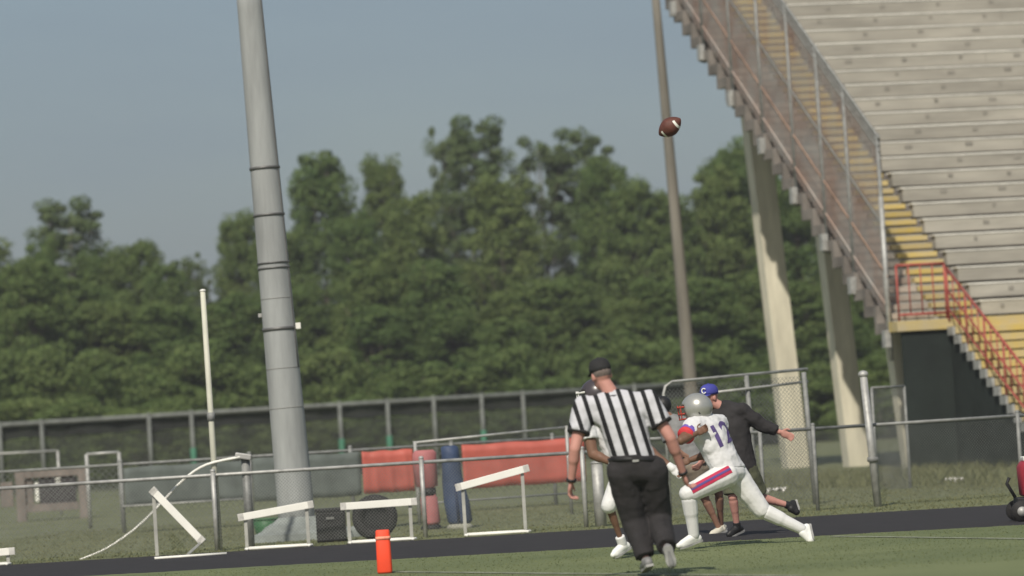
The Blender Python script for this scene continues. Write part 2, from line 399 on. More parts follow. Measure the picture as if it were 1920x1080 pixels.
def fence(name, pts, height, label, posts, rpost=.03, rrail=.022, m=galv, wire=True, sp=.075, wr=.0016, low_rail=False, group=None, wm=wire_m, cap=True, zlo=.05):
    e = thing(name, (pts[0].x, pts[0].y, 0), label, 'fence', group)
    for p, q in zip(pts[:-1], pts[1:]):
        b = MB(); b.tube((p.x, p.y, height), (q.x, q.y, height), rrail, n=8); b.build('top_rail', m, e, True)
        if low_rail:
            b = MB(); b.tube((p.x, p.y, low_rail), (q.x, q.y, low_rail), rrail * .8, n=8); b.build('lower_rail', m, e, True)
        if wire:
            o = chain_link((p.x, p.y, 0), (q.x, q.y, 0), zlo, height - .01, sp, wr).build('wire_mesh', wm, e); o['kind'] = 'stuff'
    for p in posts:
        b = MB(); z = gz(p.x, p.y); hh = height + (.05 if cap else 0)
        b.tube((p.x, p.y - .03, z - .05), (p.x, p.y - .03, hh), rpost, n=10)
        if cap: b.ellipsoid((p.x, p.y - .03, hh), ((rpost * 1.15, 0, 0), (0, rpost * 1.15, 0), (0, 0, rpost)), 10, 5)
        b.build('post', m, e, True)
    return e
def on_line(a, b, px):
    """point of the ground line a-b that shows in image column px"""
    lo, hi = 0.0, 1.0
    r = ray(px, 900); 
    t_ = (a.x * r.y - a.y * r.x) / ((a.x * r.y - a.y * r.x) - (b.x * r.y - b.y * r.x))
    return a + (b - a) * t_
# near low fence along the track
nA, nB = flat(at(-40, 1050, 52.1)), flat(at(1110, 990, 52.9)); nC = flat(at(1640, 950, 54.6)); nD = flat(at(1990, 935, 56.0))
fence('low_chain_link_fence', [nA, nB], .93, 'low chain-link fence with one round top rail along the far track edge, left half', [on_line(nA, nB, x) for x in (-20, 400, 792, 1094)], sp=.042)
fence('low_chain_link_fence', [nB, nC, nD], 1.04, 'low chain-link fence with single rail in front of the grandstand columns and stairs', [on_line(nB, nC, 1430), on_line(nB, nC, 1530), on_line(nC, nD, 1915)], sp=.042, m=galv_dark, rpost=.026)
# thick leaning post on the right corner and stout post left of the referee
e = thing('corner_post', flat(nC), 'thick grey corner post of the low fence, right of the grandstand columns', 'post')
b = MB(); tp = at(1617, 702, 54.4); bs = at(1646, 955, 54.4); b.tube((bs.x, bs.y - .12, -.1), (tp.x, tp.y - .12, tp.z), .052, .048, 14); b.build('shaft', galv, e, True)
b = MB(); b.ellipsoid((tp.x, tp.y - .12, tp.z), ((.066, 0, 0), (0, .066, 0), (0, 0, .05))); b.build('cap', galv, e, True)
b = MB(); q = tp + (bs - tp) * .63; b.tube((q.x - .002, q.y - .12, q.z - .03), (q.x, q.y - .12, q.z + .03), .072, n=14); b.build('clamp', galv_dark, e, True)
# taller gate fence behind
gA, gB = flat(at(1258, 960, 57.0)), flat(at(1530, 950, 58.0))
zt = at(1400, 708, 57.5).z
e = thing('gate_fence', gA, 'taller chain-link gate panel with rounded corner behind the running player', 'gate')
b = MB(); b.sweep([(gA.x, gA.y, -.03), (gA.x, gA.y, zt - .15), (gA.x + .03, gA.y, zt - .05), (gA.x + .12, gA.y, zt), (gB.x, gB.y, zt + .07)], .021, 8); b.build('frame', galv, e, True)
b = MB(); b.tube((gA.x + .6, gA.y + .1, zt - .18), (gB.x, gB.y + .1, zt - .1), .018); b.build('brace_rail', galv, e, True)
for px in (1418, 1526):
    p = on_line(gA, gB, px); b = MB(); b.tube((p.x, p.y - .06, -.05), (p.x - .05, p.y - .06, zt + .03), .034, n=10); b.build('post', galv_dark, e, True)
o = chain_link((gA.x, gA.y, 0), (gB.x, gB.y, 0), .08, zt - .02, .06, .0026).build('wire_mesh', wire_m, e); o['kind'] = 'stuff'
# small dense panel right of it
pA, pB = flat(at(1645, 900, 66)), flat(at(1706, 895, 66.5)); zq = at(1690, 724, 66).z
e = thing('chain_link_barrier', pA, 'small weathered chain-link panel leaning before the front grandstand column', 'fence')
b = MB(); b.tube((pA.x, pA.y, zq), (pB.x, pB.y, zq), .02); b.build('top_rail', galv_dark, e, True)
for p in (pA, pB):
    b = MB(); b.tube((p.x, p.y, -.35), (p.x, p.y, zq), .024); b.build('post', galv_dark, e, True)
o = chain_link((pA.x, pA.y, 0), (pB.x, pB.y, 0), -.05, zq - .02, .06, .0045).build('wire_mesh', galv_dark, e); o['kind'] = 'stuff'
# middle fence with screens and tarps
mA, mB = flat(at(-40, 960, 67.0)), flat(at(1100, 905, 68.5))
midf = fence('middle_fence', [mA, mB], 1.08, 'middle chain-link fence carrying grey screens and red tarps', [on_line(mA, mB, x) for x in (228, 470, 660, 850, 1040)], m=galv_dark, sp=.11, wr=.0026, rpost=.032)
m_scr = screen_mat('grey_screen', (.13, .15, .14), .82)
def hang(name, px0, px1, zlo, zhi, m, label, cat, off, sag=.008, wav=.012, n=24, seed=0, line=(mA, mB), group=None, hz=6):
    """cloth hung on a fence, with folds"""
    a, b_ = on_line(*line, px0), on_line(*line, px1); d = (b_ - a).normalized(); nr = V3((d.y, -d.x, 0)); rg = random.Random(seed)
    ph = [rg.uniform(0, 6) for _ in range(4)]; vs = []; th = .012
    for side in (0, 1):
        for j in range(hz + 1):
            for i in range(n + 1):
                t = i / n; u = j / hz
                wv = wav * (math.sin(t * 23 + ph[0]) + .6 * math.sin(t * 41 + ph[1] + u * 2)) * (1.15 - u)
                z = zlo + (zhi - zlo) * u + sag * (math.sin(t * 14 + ph[2]) - .6) * (u if u > .5 else (1 - u) * .7)
                p = a + (b_ - a) * t + nr * (off + wv + side * th); vs.append((p.x, p.y, z))
    N_ = (hz + 1) * (n + 1); fs = []
    for j in range(hz):
        for i in range(n):
            k = j * (n + 1) + i
            fs.append((k, k + n + 1, k + n + 2, k + 1)); fs.append((N_ + k, N_ + k + 1, N_ + k + n + 2, N_ + k + n + 1))
    for i in range(n):
        fs.append((i, i + 1, N_ + i + 1, N_ + i)); k = hz * (n + 1) + i; fs.append((k, N_ + k, N_ + k + 1, k + 1))
    for j in range(hz):
        k = j * (n + 1); fs.append((k, N_ + k, N_ + k + n + 1, k + n + 1)); k += n; fs.append((k, k + n + 1, N_ + k + n + 1, N_ + k))
    b = MB(); b.add(vs, fs); return setp(b.build(name, m, smooth=True), label, cat, group)
hang('windscreen', 232, 468, .42, 1.03, m_scr, 'grey mesh windscreen hung on the middle fence left of the mast', 'windscreen', .05, seed=1)
hang('windscreen', 474, 676, .36, 1.05, m_scr, 'grey-green mesh windscreen behind the foot of the mast', 'windscreen', .05, seed=2)
m_red = mat('red_vinyl', (.42, .10, .075), .55, .16, 2.5, bump=.15, bscale=6)
hang('tarp', 680, 776, .38, 1.05, m_red, 'square red vinyl tarp hung left of the pink dummy', 'tarp', .06, seed=3)
hang('tarp', 868, 1098, .36, 1.06, m_red, 'long red vinyl tarp hung right of the blue dummy', 'tarp', .06, seed=4, n=40)
b = MB(); p, q = on_line(mA, mB, 228), on_line(mA, mB, 468); b.tube((p.x, p.y - .1, .42), (q.x, q.y - .1, .42), .016); b.build('lower_rail', galv, midf, True)
# gate rail in front of tarps
rA, rB = at(778, 830, 60), at(1062, 801, 61)
e = thing('pipe_gate', flat(rA), 'thin pipe gate standing in front of the red tarps', 'gate')
b = MB(); b.tube(rA, rB, .018); b.build('top_rail', galv, e, True)
for p in (rA, rB):
    b = MB(); b.tube((p.x, p.y, -.03), (p.x, p.y, p.z + .02), .026); b.build('post', galv, e, True)
b = MB(); b.tube((rA.x, rA.y, .30), (rB.x, rB.y, .30), .014); b.build('lower_rail', galv_dark, e, True)
# far tall fence with dark screen
fA, fB = flat(at(-60, 940, 122.0)), flat(at(1330, 880, 126.0))
zf = at(520, 766, 123.5).z
farf = fence('tall_screened_fence', [fA, fB], zf, 'tall fence with grey top rail and dark screen in front of the wood', [on_line(fA, fB, x) for x in (5, 84, 286, 366, 645, 735, 822, 912, 990, 1200)], rpost=.06, rrail=.07, m=galv_far, wire=False, cap=True)
m_grn = mat('green_sleeve', (.05, .16, .10), .7, .2, 3)
for px in (366, 645, 735, 912):
    p = on_line(fA, fB, px); b = MB(); b.tube((p.x, p.y - .03, .3), (p.x, p.y - .03, 1.25), .088, n=10); b.build('green_sleeve', m_grn, farf, True)
m_dark = screen_mat('black_screen', (.022, .024, .023), .93); m_dark2 = screen_mat('black_screen_thin', (.060, .066, .056), .50)
def band(name, zlo, zhi, m, off):
    a, b_ = fA + V3((0, off, 0)), fB + V3((0, off, 0)); b = MB(); n = 40; vs = []
    for i in range(n + 1):
        p = a + (b_ - a) * i / n; s_ = .05 * math.sin(i * 1.7) + .03 * math.sin(i * 4.1)
        vs += [(p.x, p.y + s_, zlo + .03 * math.sin(i * 2.3)), (p.x, p.y + s_ * .4, zhi)]
    b.add(vs, [(2 * i, 2 * i + 2, 2 * i + 3, 2 * i + 1) for i in range(n)]); return b.build(name, m, farf, True)
band('screen_band', zf - .42, zf - .06, m_dark, .12); band('windscreen', .15, zf - .44, m_dark2, .13)

# ================================================================== GRANDSTAND
SY = R(14); RH = V3((math.cos(SY), math.sin(SY), 0)); DH = V3((-math.sin(SY), math.cos(SY), 0))
F0 = at(1663, 603, 83.0); Z0 = F0.z - .02; F0 = V3((F0.x, F0.y, 0))
def W(u, v, z): return F0 + RH * u + DH * v + V3((0, 0, z))
ROT = Matrix.Rotation(SY, 3, 'Z')
T_, R_ = .60, .357; NROW = 30; ULEN = 13.0; UROW = 2.0
m_bench = mat('bench_board', (.345, .325, .275), .85, .20, 1.6, bump=.25, bscale=18, obj_var=.10, stretch=(.35, .35, 2), detail=7)
m_nose_sunlit = mat('bench_nose_sunlit', (.74, .72, .65), .6, .14, 3, obj_var=.12)  # pale colour paints the sun caught along each bench's top edge
m_conc2 = mat('stand_concrete', (.30, .285, .25), .92, .25, 1.5, bump=.25, bscale=22)
m_yel = mat('yellow_step_paint', (.60, .45, .12), .8, .15, 2.2, col2=(.44, .37, .23), detail=10, obj_var=.2)
m_rust = mat('rusty_wire', (.40, .26, .20), .85, .15, .8, col2=(.40, .385, .36))
m_stain = mat('rust_stained_concrete', (.44, .33, .26), .9, .3, 1.6, col2=(.46, .42, .35), obj_var=.3, detail=8)
m_redf = mat('faded_red_rail', (.30, .20, .15), .8, .3, 2)
m_redp = mat('red_rail_paint', (.42, .07, .055), .75, .25, 4, col2=(.42, .13, .10))
m_dgreen = mat('dark_green_boarding', (.018, .025, .022), .85, .25, 1.2, bump=.15, bscale=8)
m_cream = mat('cream_column_paint', (.66, .62, .49), .85, .18, 2.2, bump=.2, bscale=12, stretch=(1.5, 1.5, .3), detail=8)
m_mark = mat('bench_bracket', (.25, .235, .20), .8, .2, 4)
stand = thing('grandstand', W(0, 0, 0), 'large raked concrete grandstand with beige benches, yellow steps and red railings', 'grandstand')
# stepped slab
prof = []
for i in range(NROW):
    prof += [(i * T_, Z0 + i * R_), ((i + 1) * T_, Z0 + i * R_)]
prof += [(NROW * T_, Z0 + NROW * R_)]
low = [(v + .15, z - .21) for v, z in prof]
b = MB(); n = len(prof); vs = []
for u in (.0, ULEN):
    vs += [W(u, v, z) for v, z in prof] + [W(u, v, z) for v, z in low]
fs = []
for i in range(n - 1):
    fs.append((i, 2 * n + i, 2 * n + i + 1, i + 1)); fs.append((n + i, n + i + 1, 3 * n + i + 1, 3 * n + i))
    fs.append((i, i + 1, n + i + 1, n + i)); fs.append((2 * n + i, 3 * n + i, 3 * n + i + 1, 2 * n + i + 1))
fs.append((0, n, 3 * n, 2 * n)); fs.append((n - 1, 3 * n - 1, 4 * n - 1, 2 * n - 1)[::-1])
b.add(vs, fs); b.build('stepped_slab', mat('stained_slab', (.20, .18, .16), .95, .35, 1.2, bump=.3, bscale=10, detail=9), stand)
mk = MB()
for i in range(NROW):
    z = Z0 + i * R_; v = i * T_
    b = MB(); b.box(W((UROW + ULEN) / 2, v + .235, z + .183), (ULEN - UROW, .27, .262), ROT); ben = b.build('bench', m_bench, stand, bevel=.008)
    b = MB(); b.box(W((UROW + ULEN) / 2 - .02, v + .243, z + .330), (ULEN - UROW + .04, .32, .030), ROT); b.build('bench_lit_edge', m_nose_sunlit, ben)  # thin strip, sunlit bevel put in by its lighter colour
    if i % 3 == 1:
        b = MB(); b.box(W(UROW + 3.1 + (i * 1.37) % 3, v + .098, z + .2), (.012, .012, .22), ROT); b.build('joint', m_mark, ben)
    k = UROW + .45 + (i * .43) % 1.3
    while k < ULEN - .1:
        mk.box(W(k + rnd.uniform(-.03, .03), v + .094, z + .22 + rnd.uniform(-.01, .01)), (.12 + rnd.uniform(-.05, .05), .014, .075), ROT); k += 1.3
o = mk.build('brackets', m_mark, stand); o['kind'] = 'stuff'
me_step = None
for i in range(NROW):
    for h_ in (0, 1):
        b = MB(); z = Z0 + i * R_ + h_ * R_ / 2; v = i * T_ + h_ * T_ / 2
        b.box(W(1.46, v + .15 + .004, z + .122 if h_ == 0 else z + .12), (.92 - .12 * rnd.random(), .30, .10), ROT); st_ = b.build('step', m_yel, stand, bevel=.006)
        b = MB(); b.box(W(1.03, v + .17, z + .035), (1.78, .25, .068), ROT); b.build('step_riser', m_conc2, st_)
        b = MB(); b.box(W(.55, v + .16, z + .118), (.86, .28, .11), ROT); b.build('stained_step', m_stain, st_, bevel=.006)
# end fence: tall rusty chain link
HF = 3.65
b = MB()
sl = R_ / T_
def rz_(v): return Z0 + v * sl
for zoff, r_ in ((HF, .035), (HF - .13, .022), (HF - .25, .018), (HF * .52, .016), (.95, .022), (.28, .022)):
    b = MB(); b.tube(W(.04, -.1, rz_(-.1) + zoff), W(.04, NROW * T_, rz_(NROW * T_) + zoff), r_, n=8); b.build('end_rail', galv_dark if zoff > 1.2 else (m_redf if zoff > .5 else m_rust), stand, True)
kpost = 0
for v in [0.0, 1.9, 3.5, 5.3, 7.3, 9.3, 11.3, 13.3, 15.3, 17.3]:
    b = MB(); b.tube(W(.04, v, rz_(v) - .55), W(.04, v, rz_(v) + HF + .04), .042, n=8); b.build('end_post', galv_dark, stand, True)
    b = MB(); b.box(W(-.03, v, rz_(v) - .32), (.12, .22, .34), ROT); b.build('post_bracket', galv, stand, bevel=.01)
b = MB(); sp = .066; wr = .0040
Lv = NROW * T_
for s_ in (1, -1):
    k = -HF * 1.2
    while k < Lv + HF * 1.2:
        # wires at 45 degrees in the (v, z-above-rake) plane
        t0, t1 = 0.0, HF
        v0, v1 = (k, k + HF) if s_ > 0 else (k + HF, k)
        def clipv(va, vb, ta, tb):
            if va > vb: q = clipv(vb, va, tb, ta); return None if q is None else (q[1], q[0], q[3], q[2])
            if vb <= 0 or va >= Lv: return None
            if va < 0: ta += (tb - ta) * (0 - va) / (vb - va); va = 0
            if vb > Lv: tb = ta + (tb - ta) * (Lv - va) / (vb - va); vb = Lv
            return va, vb, ta, tb
        c = clipv(v0, v1, t0, t1)
        if c:
            va, vb, ta, tb = c; q0, q1 = W(.045 + .003 * s_, va, rz_(va) + .05 + ta), W(.045 + .003 * s_, vb, rz_(vb) + .05 + tb)
            d_ = (q1 - q0).normalized(); s1 = d_.cross(RH) * wr
            b.add([q + s1 * c_ + RH * wr * e_ for q in (q0, q1) for c_, e_ in ((1, -.6), (0, 1), (-1, -.6))], [(0, 1, 4, 3), (1, 2, 5, 4), (2, 0, 3, 5)])
        k += sp
o = b.build('end_mesh', m_rust, stand); o['kind'] = 'stuff'
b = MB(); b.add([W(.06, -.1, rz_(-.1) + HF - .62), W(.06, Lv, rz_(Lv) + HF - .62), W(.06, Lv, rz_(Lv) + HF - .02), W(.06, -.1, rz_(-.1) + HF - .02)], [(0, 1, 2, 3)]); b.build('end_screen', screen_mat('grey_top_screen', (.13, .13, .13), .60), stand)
# columns
for (bx, tx, ty, uc, w_) in ((1492, 1424, 300, 1.9, .50), (1606, 1558, 480, 1.9, .46), (1712, 1680, 640, .9, .36)):
    d_ = 84.0
    for _ in range(40):                       # depth at which this image column lies uc inside the end of the stand
        pb = gnd(bx, CY); r_ = ray(bx, 873); p_ = CAM + r_ * (d_ / r_.y); d_ += .8 * (uc - (V3((p_.x, p_.y, 0)) - F0).dot(RH)) / (r_.x / r_.y * RH.x + RH.y)
    pb = at(bx, 873, d_); pt = at(tx, ty, d_); zt_ = rz_((V3((pt.x, pt.y, 0)) - F0).dot(DH)) - .30
    q = pb + (pt - pb) * ((zt_ - pb.z) / (pt.z - pb.z)); q0 = pb + (pt - pb) * ((-.3 - pb.z) / (pt.z - pb.z))
    b = MB(); b.bar(q0, q, w_, w_, upv=DH); b.build('column', m_cream, stand, bevel=.02)
    b = MB(); b.bar(q + RH * .3 + V3((0, 0, -.10)), q + RH * 7 + V3((0, 0, -.10)), .35, .5); b.build('cross_beam', m_conc2, stand)
# rear columns further along
for u_, v_ in ((5.5, 8.2), (5.5, 3.8), (10.5, 8.2), (10.5, 3.8)):
    b = MB(); b.bar(W(u_, v_, -.2), W(u_, v_, rz_(v_) - .4), .46, .46, upv=DH); b.build('column', m_cream, stand, bevel=.02)
# landing, stairs down, green boarding
NS = 18; RS = (Z0 + .26) / NS; TS = .33; US = 1.06
b = MB(); b.box(W((.0 + ULEN) / 2, -.30, Z0 - .10), (ULEN, .62, .20), ROT); b.build('landing', m_yel, stand, bevel=.01)
for k in range(NS):
    z = Z0 - (k + 1) * RS; v = -.61 - k * TS
    b = MB(); b.box(W((US + ULEN) / 2, v - TS / 2, z - .07), (ULEN - US, TS + .02, .14 if k else .12), ROT); st = b.build('stair_step', m_yel, stand, bevel=.008)
    b = MB(); b.box(W((US + ULEN) / 2 + .02, v - .03, z - RS / 2 - .06), (ULEN - US - .04, .03, RS), ROT); b.build('riser', m_conc2, st)
    b = MB(); b.box(W(US - .03, v - TS / 2, z - .07), (.05, TS - .02, .17), ROT); b.build('step_end', galv, st)
# boarding: side of stair and front under landing
b = MB(); vl = -.61 - NS * TS
pf = [(-.2, Z0 - .24), (-.61, Z0 - .24), (vl + .1, -.20), (vl + .1, -.7), (-.2, -.7)]
vs = [W(US + .03, v, z) for v, z in pf] + [W(US + .09, v, z) for v, z in pf]
b.add(vs, [(0, 1, 2, 3, 4), (9, 8, 7, 6, 5)] + [(i, i + 5, (i + 1) % 5 + 5, (i + 1) % 5) for i in range(5)]); b.build('side_boarding', m_dgreen, stand)
for k in range(1):
    b = MB(); b.box(W(.60, -.50, (Z0 - .22 - .7) / 2 + .0), (1.0, .06, Z0 - .22 + .7), ROT); b.build('front_boarding', m_dgreen, stand)
b = MB(); b.box(W(US + .9, vl - .1, .35), (1.7, .06, 2.0), ROT)
# red railings
def redrail(pts, r=.024):
    b = MB(); b.sweep(pts, r, 8); return b.build('red_rail', m_redp, stand, True)
zl = Z0
redrail([W(.06, -.56, zl + 1.08), W(US - .02, -.56, zl + 1.08)], .026); redrail([W(.06, -.56, zl + .12), W(US - .02, -.56, zl + .12)])
for k in range(5): redrail([W(.06 + k * .245, -.56, zl + (0 if k in (0, 4) else .12)), W(.06 + k * .245, -.56, zl + 1.08)], .022 if k in (0, 4) else .014)
ends = (W(US, -.62, zl), W(US, vl + .2, zl - (-.61 - vl - .2) / TS * RS))
for zo, r in ((.98, .028), (.55, .02), (.18, .02)): redrail([ends[0] + V3((0, 0, zo)), ends[1] + V3((0, 0, zo))], r)
for k in range(19):
    p = ends[0] + (ends[1] - ends[0]) * k / 18; redrail([p + V3((0, 0, -.05 if k % 3 == 0 else .18)), p + V3((0, 0, .98))], .022 if k % 3 == 0 else .012)
b = MB(); b.tube(W(.02, -.05, Z0 - .75), W(.02, -.05, Z0 + 2.45), .05, n=10); b.build('end_post', galv, stand, True)

# ================================================================== POLES
m_mast = mat('mast_concrete', (.305, .318, .312), .75, .22, 2.6, bump=.15, bscale=14, stretch=(1.6, 1.6, .22), detail=9)
m_wood = mat('weathered_wood_pole', (.185, .172, .145), .9, .2, 4, bump=.3, bscale=14, stretch=(1, 1, .12))
base = gnd(560, 1012); Yp = base.y
e = thing('light_mast', (base.x, base.y, 0), 'massive tapering grey mast with dark bands on a concrete footing', 'mast')
pt = at(462, -60, Yp); pb = V3((base.x, base.y, 0))
def mast_at(t): return pb + (V3((pt.x, pt.y, pt.z)) - pb) * t
def mast_r(t): return .245 - .085 * t
b = MB(); ts = [i / 14 for i in range(15)]; b.sweep([mast_at(t) for t in ts], [mast_r(t) for t in ts], 28); b.build('shaft', m_mast, e, True)
m_mast2 = mat('mast_seam', (.25, .25, .235), .8, .2, 4)
m_band = mat('steel_band', (.14, .14, .135), .5, .2, 5, metal=.4)
def t_of(py):
    best = min(range(1001), key=lambda k: abs(proj(mast_at(k / 1000))[1] - py)); return best / 1000
def proj(p):
    d = V3(p) - CAM; k = FPX / d.dot(FWD); return CX + d.dot(RIGHT) * k, CY - d.dot(UP) * k
for py, th in ((315, .035), (403, .03), (493, .02), (503, .02), (616, .04)):
    t = t_of(py); b = MB(); p = mast_at(t); dz = (pt - pb).normalized() * th / 2; b.sweep([p - dz, p + dz], mast_r(t) + .012, 28); b.build('band', m_band, e, True)
t = t_of(613); p = mast_at(t); b = MB(); b.box(p + V3((mast_r(t) + .035, -.02, 0)), (.07, .07, .08)); b.build('junction_box', white_p, e, bevel=.006)
b = MB(); p = mast_at(t_of(590)); b.box(p + V3((-mast_r(t) - .02, -.02, 0)), (.05, .05, .05)); b.build('junction_box', galv, e, bevel=.006)
b = MB(); b.sweep([mast_at(t) + V3((mast_r(t) * .93, -mast_r(t) * .40, 0)) for t in np.linspace(.30, 1, 12)], .012, 6); b.build('cable', m_band, e, True)
for py in (560, 690, 765, 880):
    t = t_of(py); b = MB(); p = mast_at(t); dz = (pt - pb).normalized() * .006; b.sweep([p - dz, p + dz], mast_r(t) + .003, 28); b.build('seam', m_mast2, e, True)
m_foot = mat('footing_concrete', (.25, .275, .26), .9, .25, 3, bump=.5, bscale=10)
b = MB()
def ringbox(cx_, cy_, z, hx, hy, rr, n=24): return [V3((cx_ + math.copysign(abs(math.cos(a)) ** .45, math.cos(a)) * hx, cy_ + math.copysign(abs(math.sin(a)) ** .45, math.sin(a)) * hy, z)) for a in [2 * math.pi * j / n for j in range(n)]]
b.loft([ringbox(base.x + .08, base.y, z, hx, hx * .8, 0) for z, hx in ((-.1, .70), (.09, .66), (.13, .56), (.19, .50), (.24, .40), (.30, .33))]); b.build('footing', m_foot, e)
b = MB(); b.loft([ringbox(base.x + .62, base.y - .12, z, hx, .22, 0) for z, hx in ((-.1, .22), (.10, .21), (.13, .15))]); b.build('footing_block', m_foot, e)
# brown wooden pole
pb = at(1297, 745, 96); pt = at(1226, -40, 96)
b = MB(); q0 = pb + (pt - pb) * ((-.2 - pb.z) / (pt.z - pb.z)); b.sweep([q0 + (pt - q0) * i / 10 for i in range(11)], [.172 - .082 * i / 10 for i in range(11)], 14)
setp(b.build('wooden_utility_pole', m_wood, None, True), 'brown wooden utility pole rising behind the gate fence, ball in front', 'pole')
# thin white post
pt = at(380, 545, 52.5); pb = at(410, 1000, 52.5); q0 = pb + (pt - pb) * ((-.1 - pb.z) / (pt.z - pb.z))
e = thing('white_post', (q0.x, q0.y, 0), 'thin white post standing by the fence left of the grey mast', 'post')
b = MB(); b.sweep([q0, pt], [.042, .032], 10); b.build('shaft', mat('offwhite_pipe', (.56, .56, .46), .6, .1, 3), e, True)
b = MB(); b.ellipsoid(pt, ((.04, 0, 0), (0, .04, 0), (0, 0, .02))); b.build('cap', white_p, e, True)
q = q0 + (pt - q0) * .53; b = MB(); b.tube(q - V3((0, 0, .05)), q + V3((0, 0, .05)), .05); b.build('clamp', galv_dark, e, True)

# ================================================================== HURDLES etc.
m_board = mat('hurdle_board', (.84, .83, .76), .4, .05, 4)
m_boardend = mat('hurdle_board_end', (.55, .54, .50), .5, .25, 12)
m_hleg = mat('hurdle_leg', (.42, .42, .38), .5, .2, 5, metal=.2)
def hurdle(p, q, label, gl=None, gr=None):
    """board from p to q (world), uprights down to ground"""
    e = thing('track_hurdle', (p.x, p.y, 0), label, 'hurdle', 'track hurdles along the fence')
    d = (q - p).normalized()
    b = MB(); b.bar(p + d * .07, q - d * .07, .028, .088); bd = b.build('board', m_board, e, bevel=.006)
    for s0, s1 in ((p, p + d * .072), (q - d * .072, q)):
        b = MB(); b.bar(s0, s1, .030, .090); b.build('board_end', m_boardend, bd, bevel=.006)
    dh = V3((d.x, d.y, 0)).normalized(); nr = V3((-dh.y, dh.x, 0))
    feet = []
    for c in (p + d * .09, q - d * .09):
        f = V3((c.x, c.y + .03, 0)); feet.append(f)
        b = MB(); b.bar(f + V3((0, 0, .02)), V3((c.x, c.y + .03, c.z - .02)), .042, .024, upv=nr); b.build('upright', m_hleg, e, bevel=.004)
        b = MB(); b.sweep([f + V3((0, .02, .022)), f + V3((0, -.30, .022)), f + V3((.03, -.36, .022))], .016, 8); b.build('foot', m_board, e, True)
    b = MB(); b.sweep([feet[0] + V3((0, -.30, .024)), feet[1] + V3((0, -.30, .024)), feet[1] + V3((.06, -.26, .026))], .016, 8); b.build('base_bar', m_board, e, True)
    b = MB(); b.tube(feet[0] + V3((0, .0, .03)), feet[1] + V3((0, .0, .03)), .012); b.build('base_bar', m_board, e, True)
    return e
hurdle(at(446, 971, 51.8), at(588, 945, 51.8), 'low white-boarded hurdle tilted in front of the mast footing')
hurdle(at(638, 950, 51.8), at(782, 940, 51.8), 'nearly level white-boarded hurdle behind the orange pylon')
hurdle(at(854, 915, 52.0), at(992, 877, 52.0), 'steeply tilted white-boarded hurdle in front of the red tarp')
hurdle(at(-112, 1045, 51.7), at(28, 1033, 51.7), 'low hurdle cut by the left picture edge, only its tip showing')
# fallen hurdle leaning, board steep
p, q = at(284, 917, 51.75), at(381, 1017, 51.6)
e = thing('track_hurdle', (q.x, q.y, 0), 'toppled hurdle with its white board slanting steeply down, left of the mast', 'hurdle', 'track hurdles along the fence')
d = (q - p).normalized(); b = MB(); b.bar(p + d * .07, q - d * .07, .028, .09); bd = b.build('board', m_board, e, bevel=.006)
for s0, s1 in ((p, p + d * .072), (q - d * .072, q)):
    b = MB(); b.bar(s0, s1, .034, .098); b.build('board_end', m_boardend, bd, bevel=.006)
b = MB(); b.bar(V3((p.x + .02, p.y + .03, -.02)), V3((p.x + .02, p.y + .03, p.z)), .042, .024, upv=V3((0, 1, 0))); b.build('upright', m_hleg, e)
f = gnd(352, 1042); b = MB(); b.bar(V3((f.x, f.y, .015)), V3((q.x - .03, q.y + .03, q.z)), .03, .024, upv=V3((0, 1, 0))); b.build('upright', m_hleg, e)
f2 = gnd(425, 1041); f1 = gnd(290, 1050); b = MB(); b.tube(V3((f1.x, f1.y, .02)), V3((f2.x, f2.y, .02)), .016); b.build('base_bar', m_board, e, True)
# bent white pipe
pts = [at(x, y, Y) for x, y, Y in ((148, 1050, 52.4), (200, 1028, 52.45), (255, 990, 52.5), (298, 948, 52.5), (345, 899, 52.5), (388, 871, 52.45), (450, 857, 52.4))]
cp = []
for i in range(len(pts) - 1):
    p0, p1, p2, p3 = pts[max(0, i - 1)], pts[i], pts[i + 1], pts[min(len(pts) - 1, i + 2)]
    for t in (0, .25, .5, .75): cp.append(.5 * ((2 * p1) + (p2 - p0) * t + (2 * p0 - 5 * p1 + 4 * p2 - p3) * t * t + (3 * p1 - p0 - 3 * p2 + p3) * t ** 3))
cp.append(pts[-1])
b = MB(); b.sweep(cp, [.011 + .006 * min(1, i / 12) for i in range(len(cp))], 8); setp(b.build('bent_pipe', m_board, None, True), 'thin white pipe bowed in an S from the grass up to a fence post', 'pipe')
p = on_line(nA, nB, 462); e = thing('fence_post', p, 'stout dark fence post left of the mast holding the bent white pipe', 'post')
tz = at(462, 852, p.y).z
b = MB(); b.tube((p.x, p.y + .05, -.05), (p.x, p.y + .05, tz), .055, n=10); b.build('shaft', galv_dark, e, True)
b = MB(); b.box((p.x - .02, p.y, tz - .02), (.20, .12, .07), Matrix.Rotation(.2, 3, 'Y')); b.build('clamp', galv, e, bevel=.015)
# wide post left of the referee
p = on_line(nB, nC, 1122); b = MB(); b.tube((p.x, p.y, -.05), (p.x - .01, p.y, at(1118, 868, p.y).z), .075, .072, 14); b.ellipsoid((p.x - .01, p.y, at(1118, 868, p.y).z), ((.08, 0, 0), (0, .08, 0), (0, 0, .03)))
setp(b.build('fence_post', galv, None, True), 'wide pale grey fence post at the left elbow of the referee', 'post')
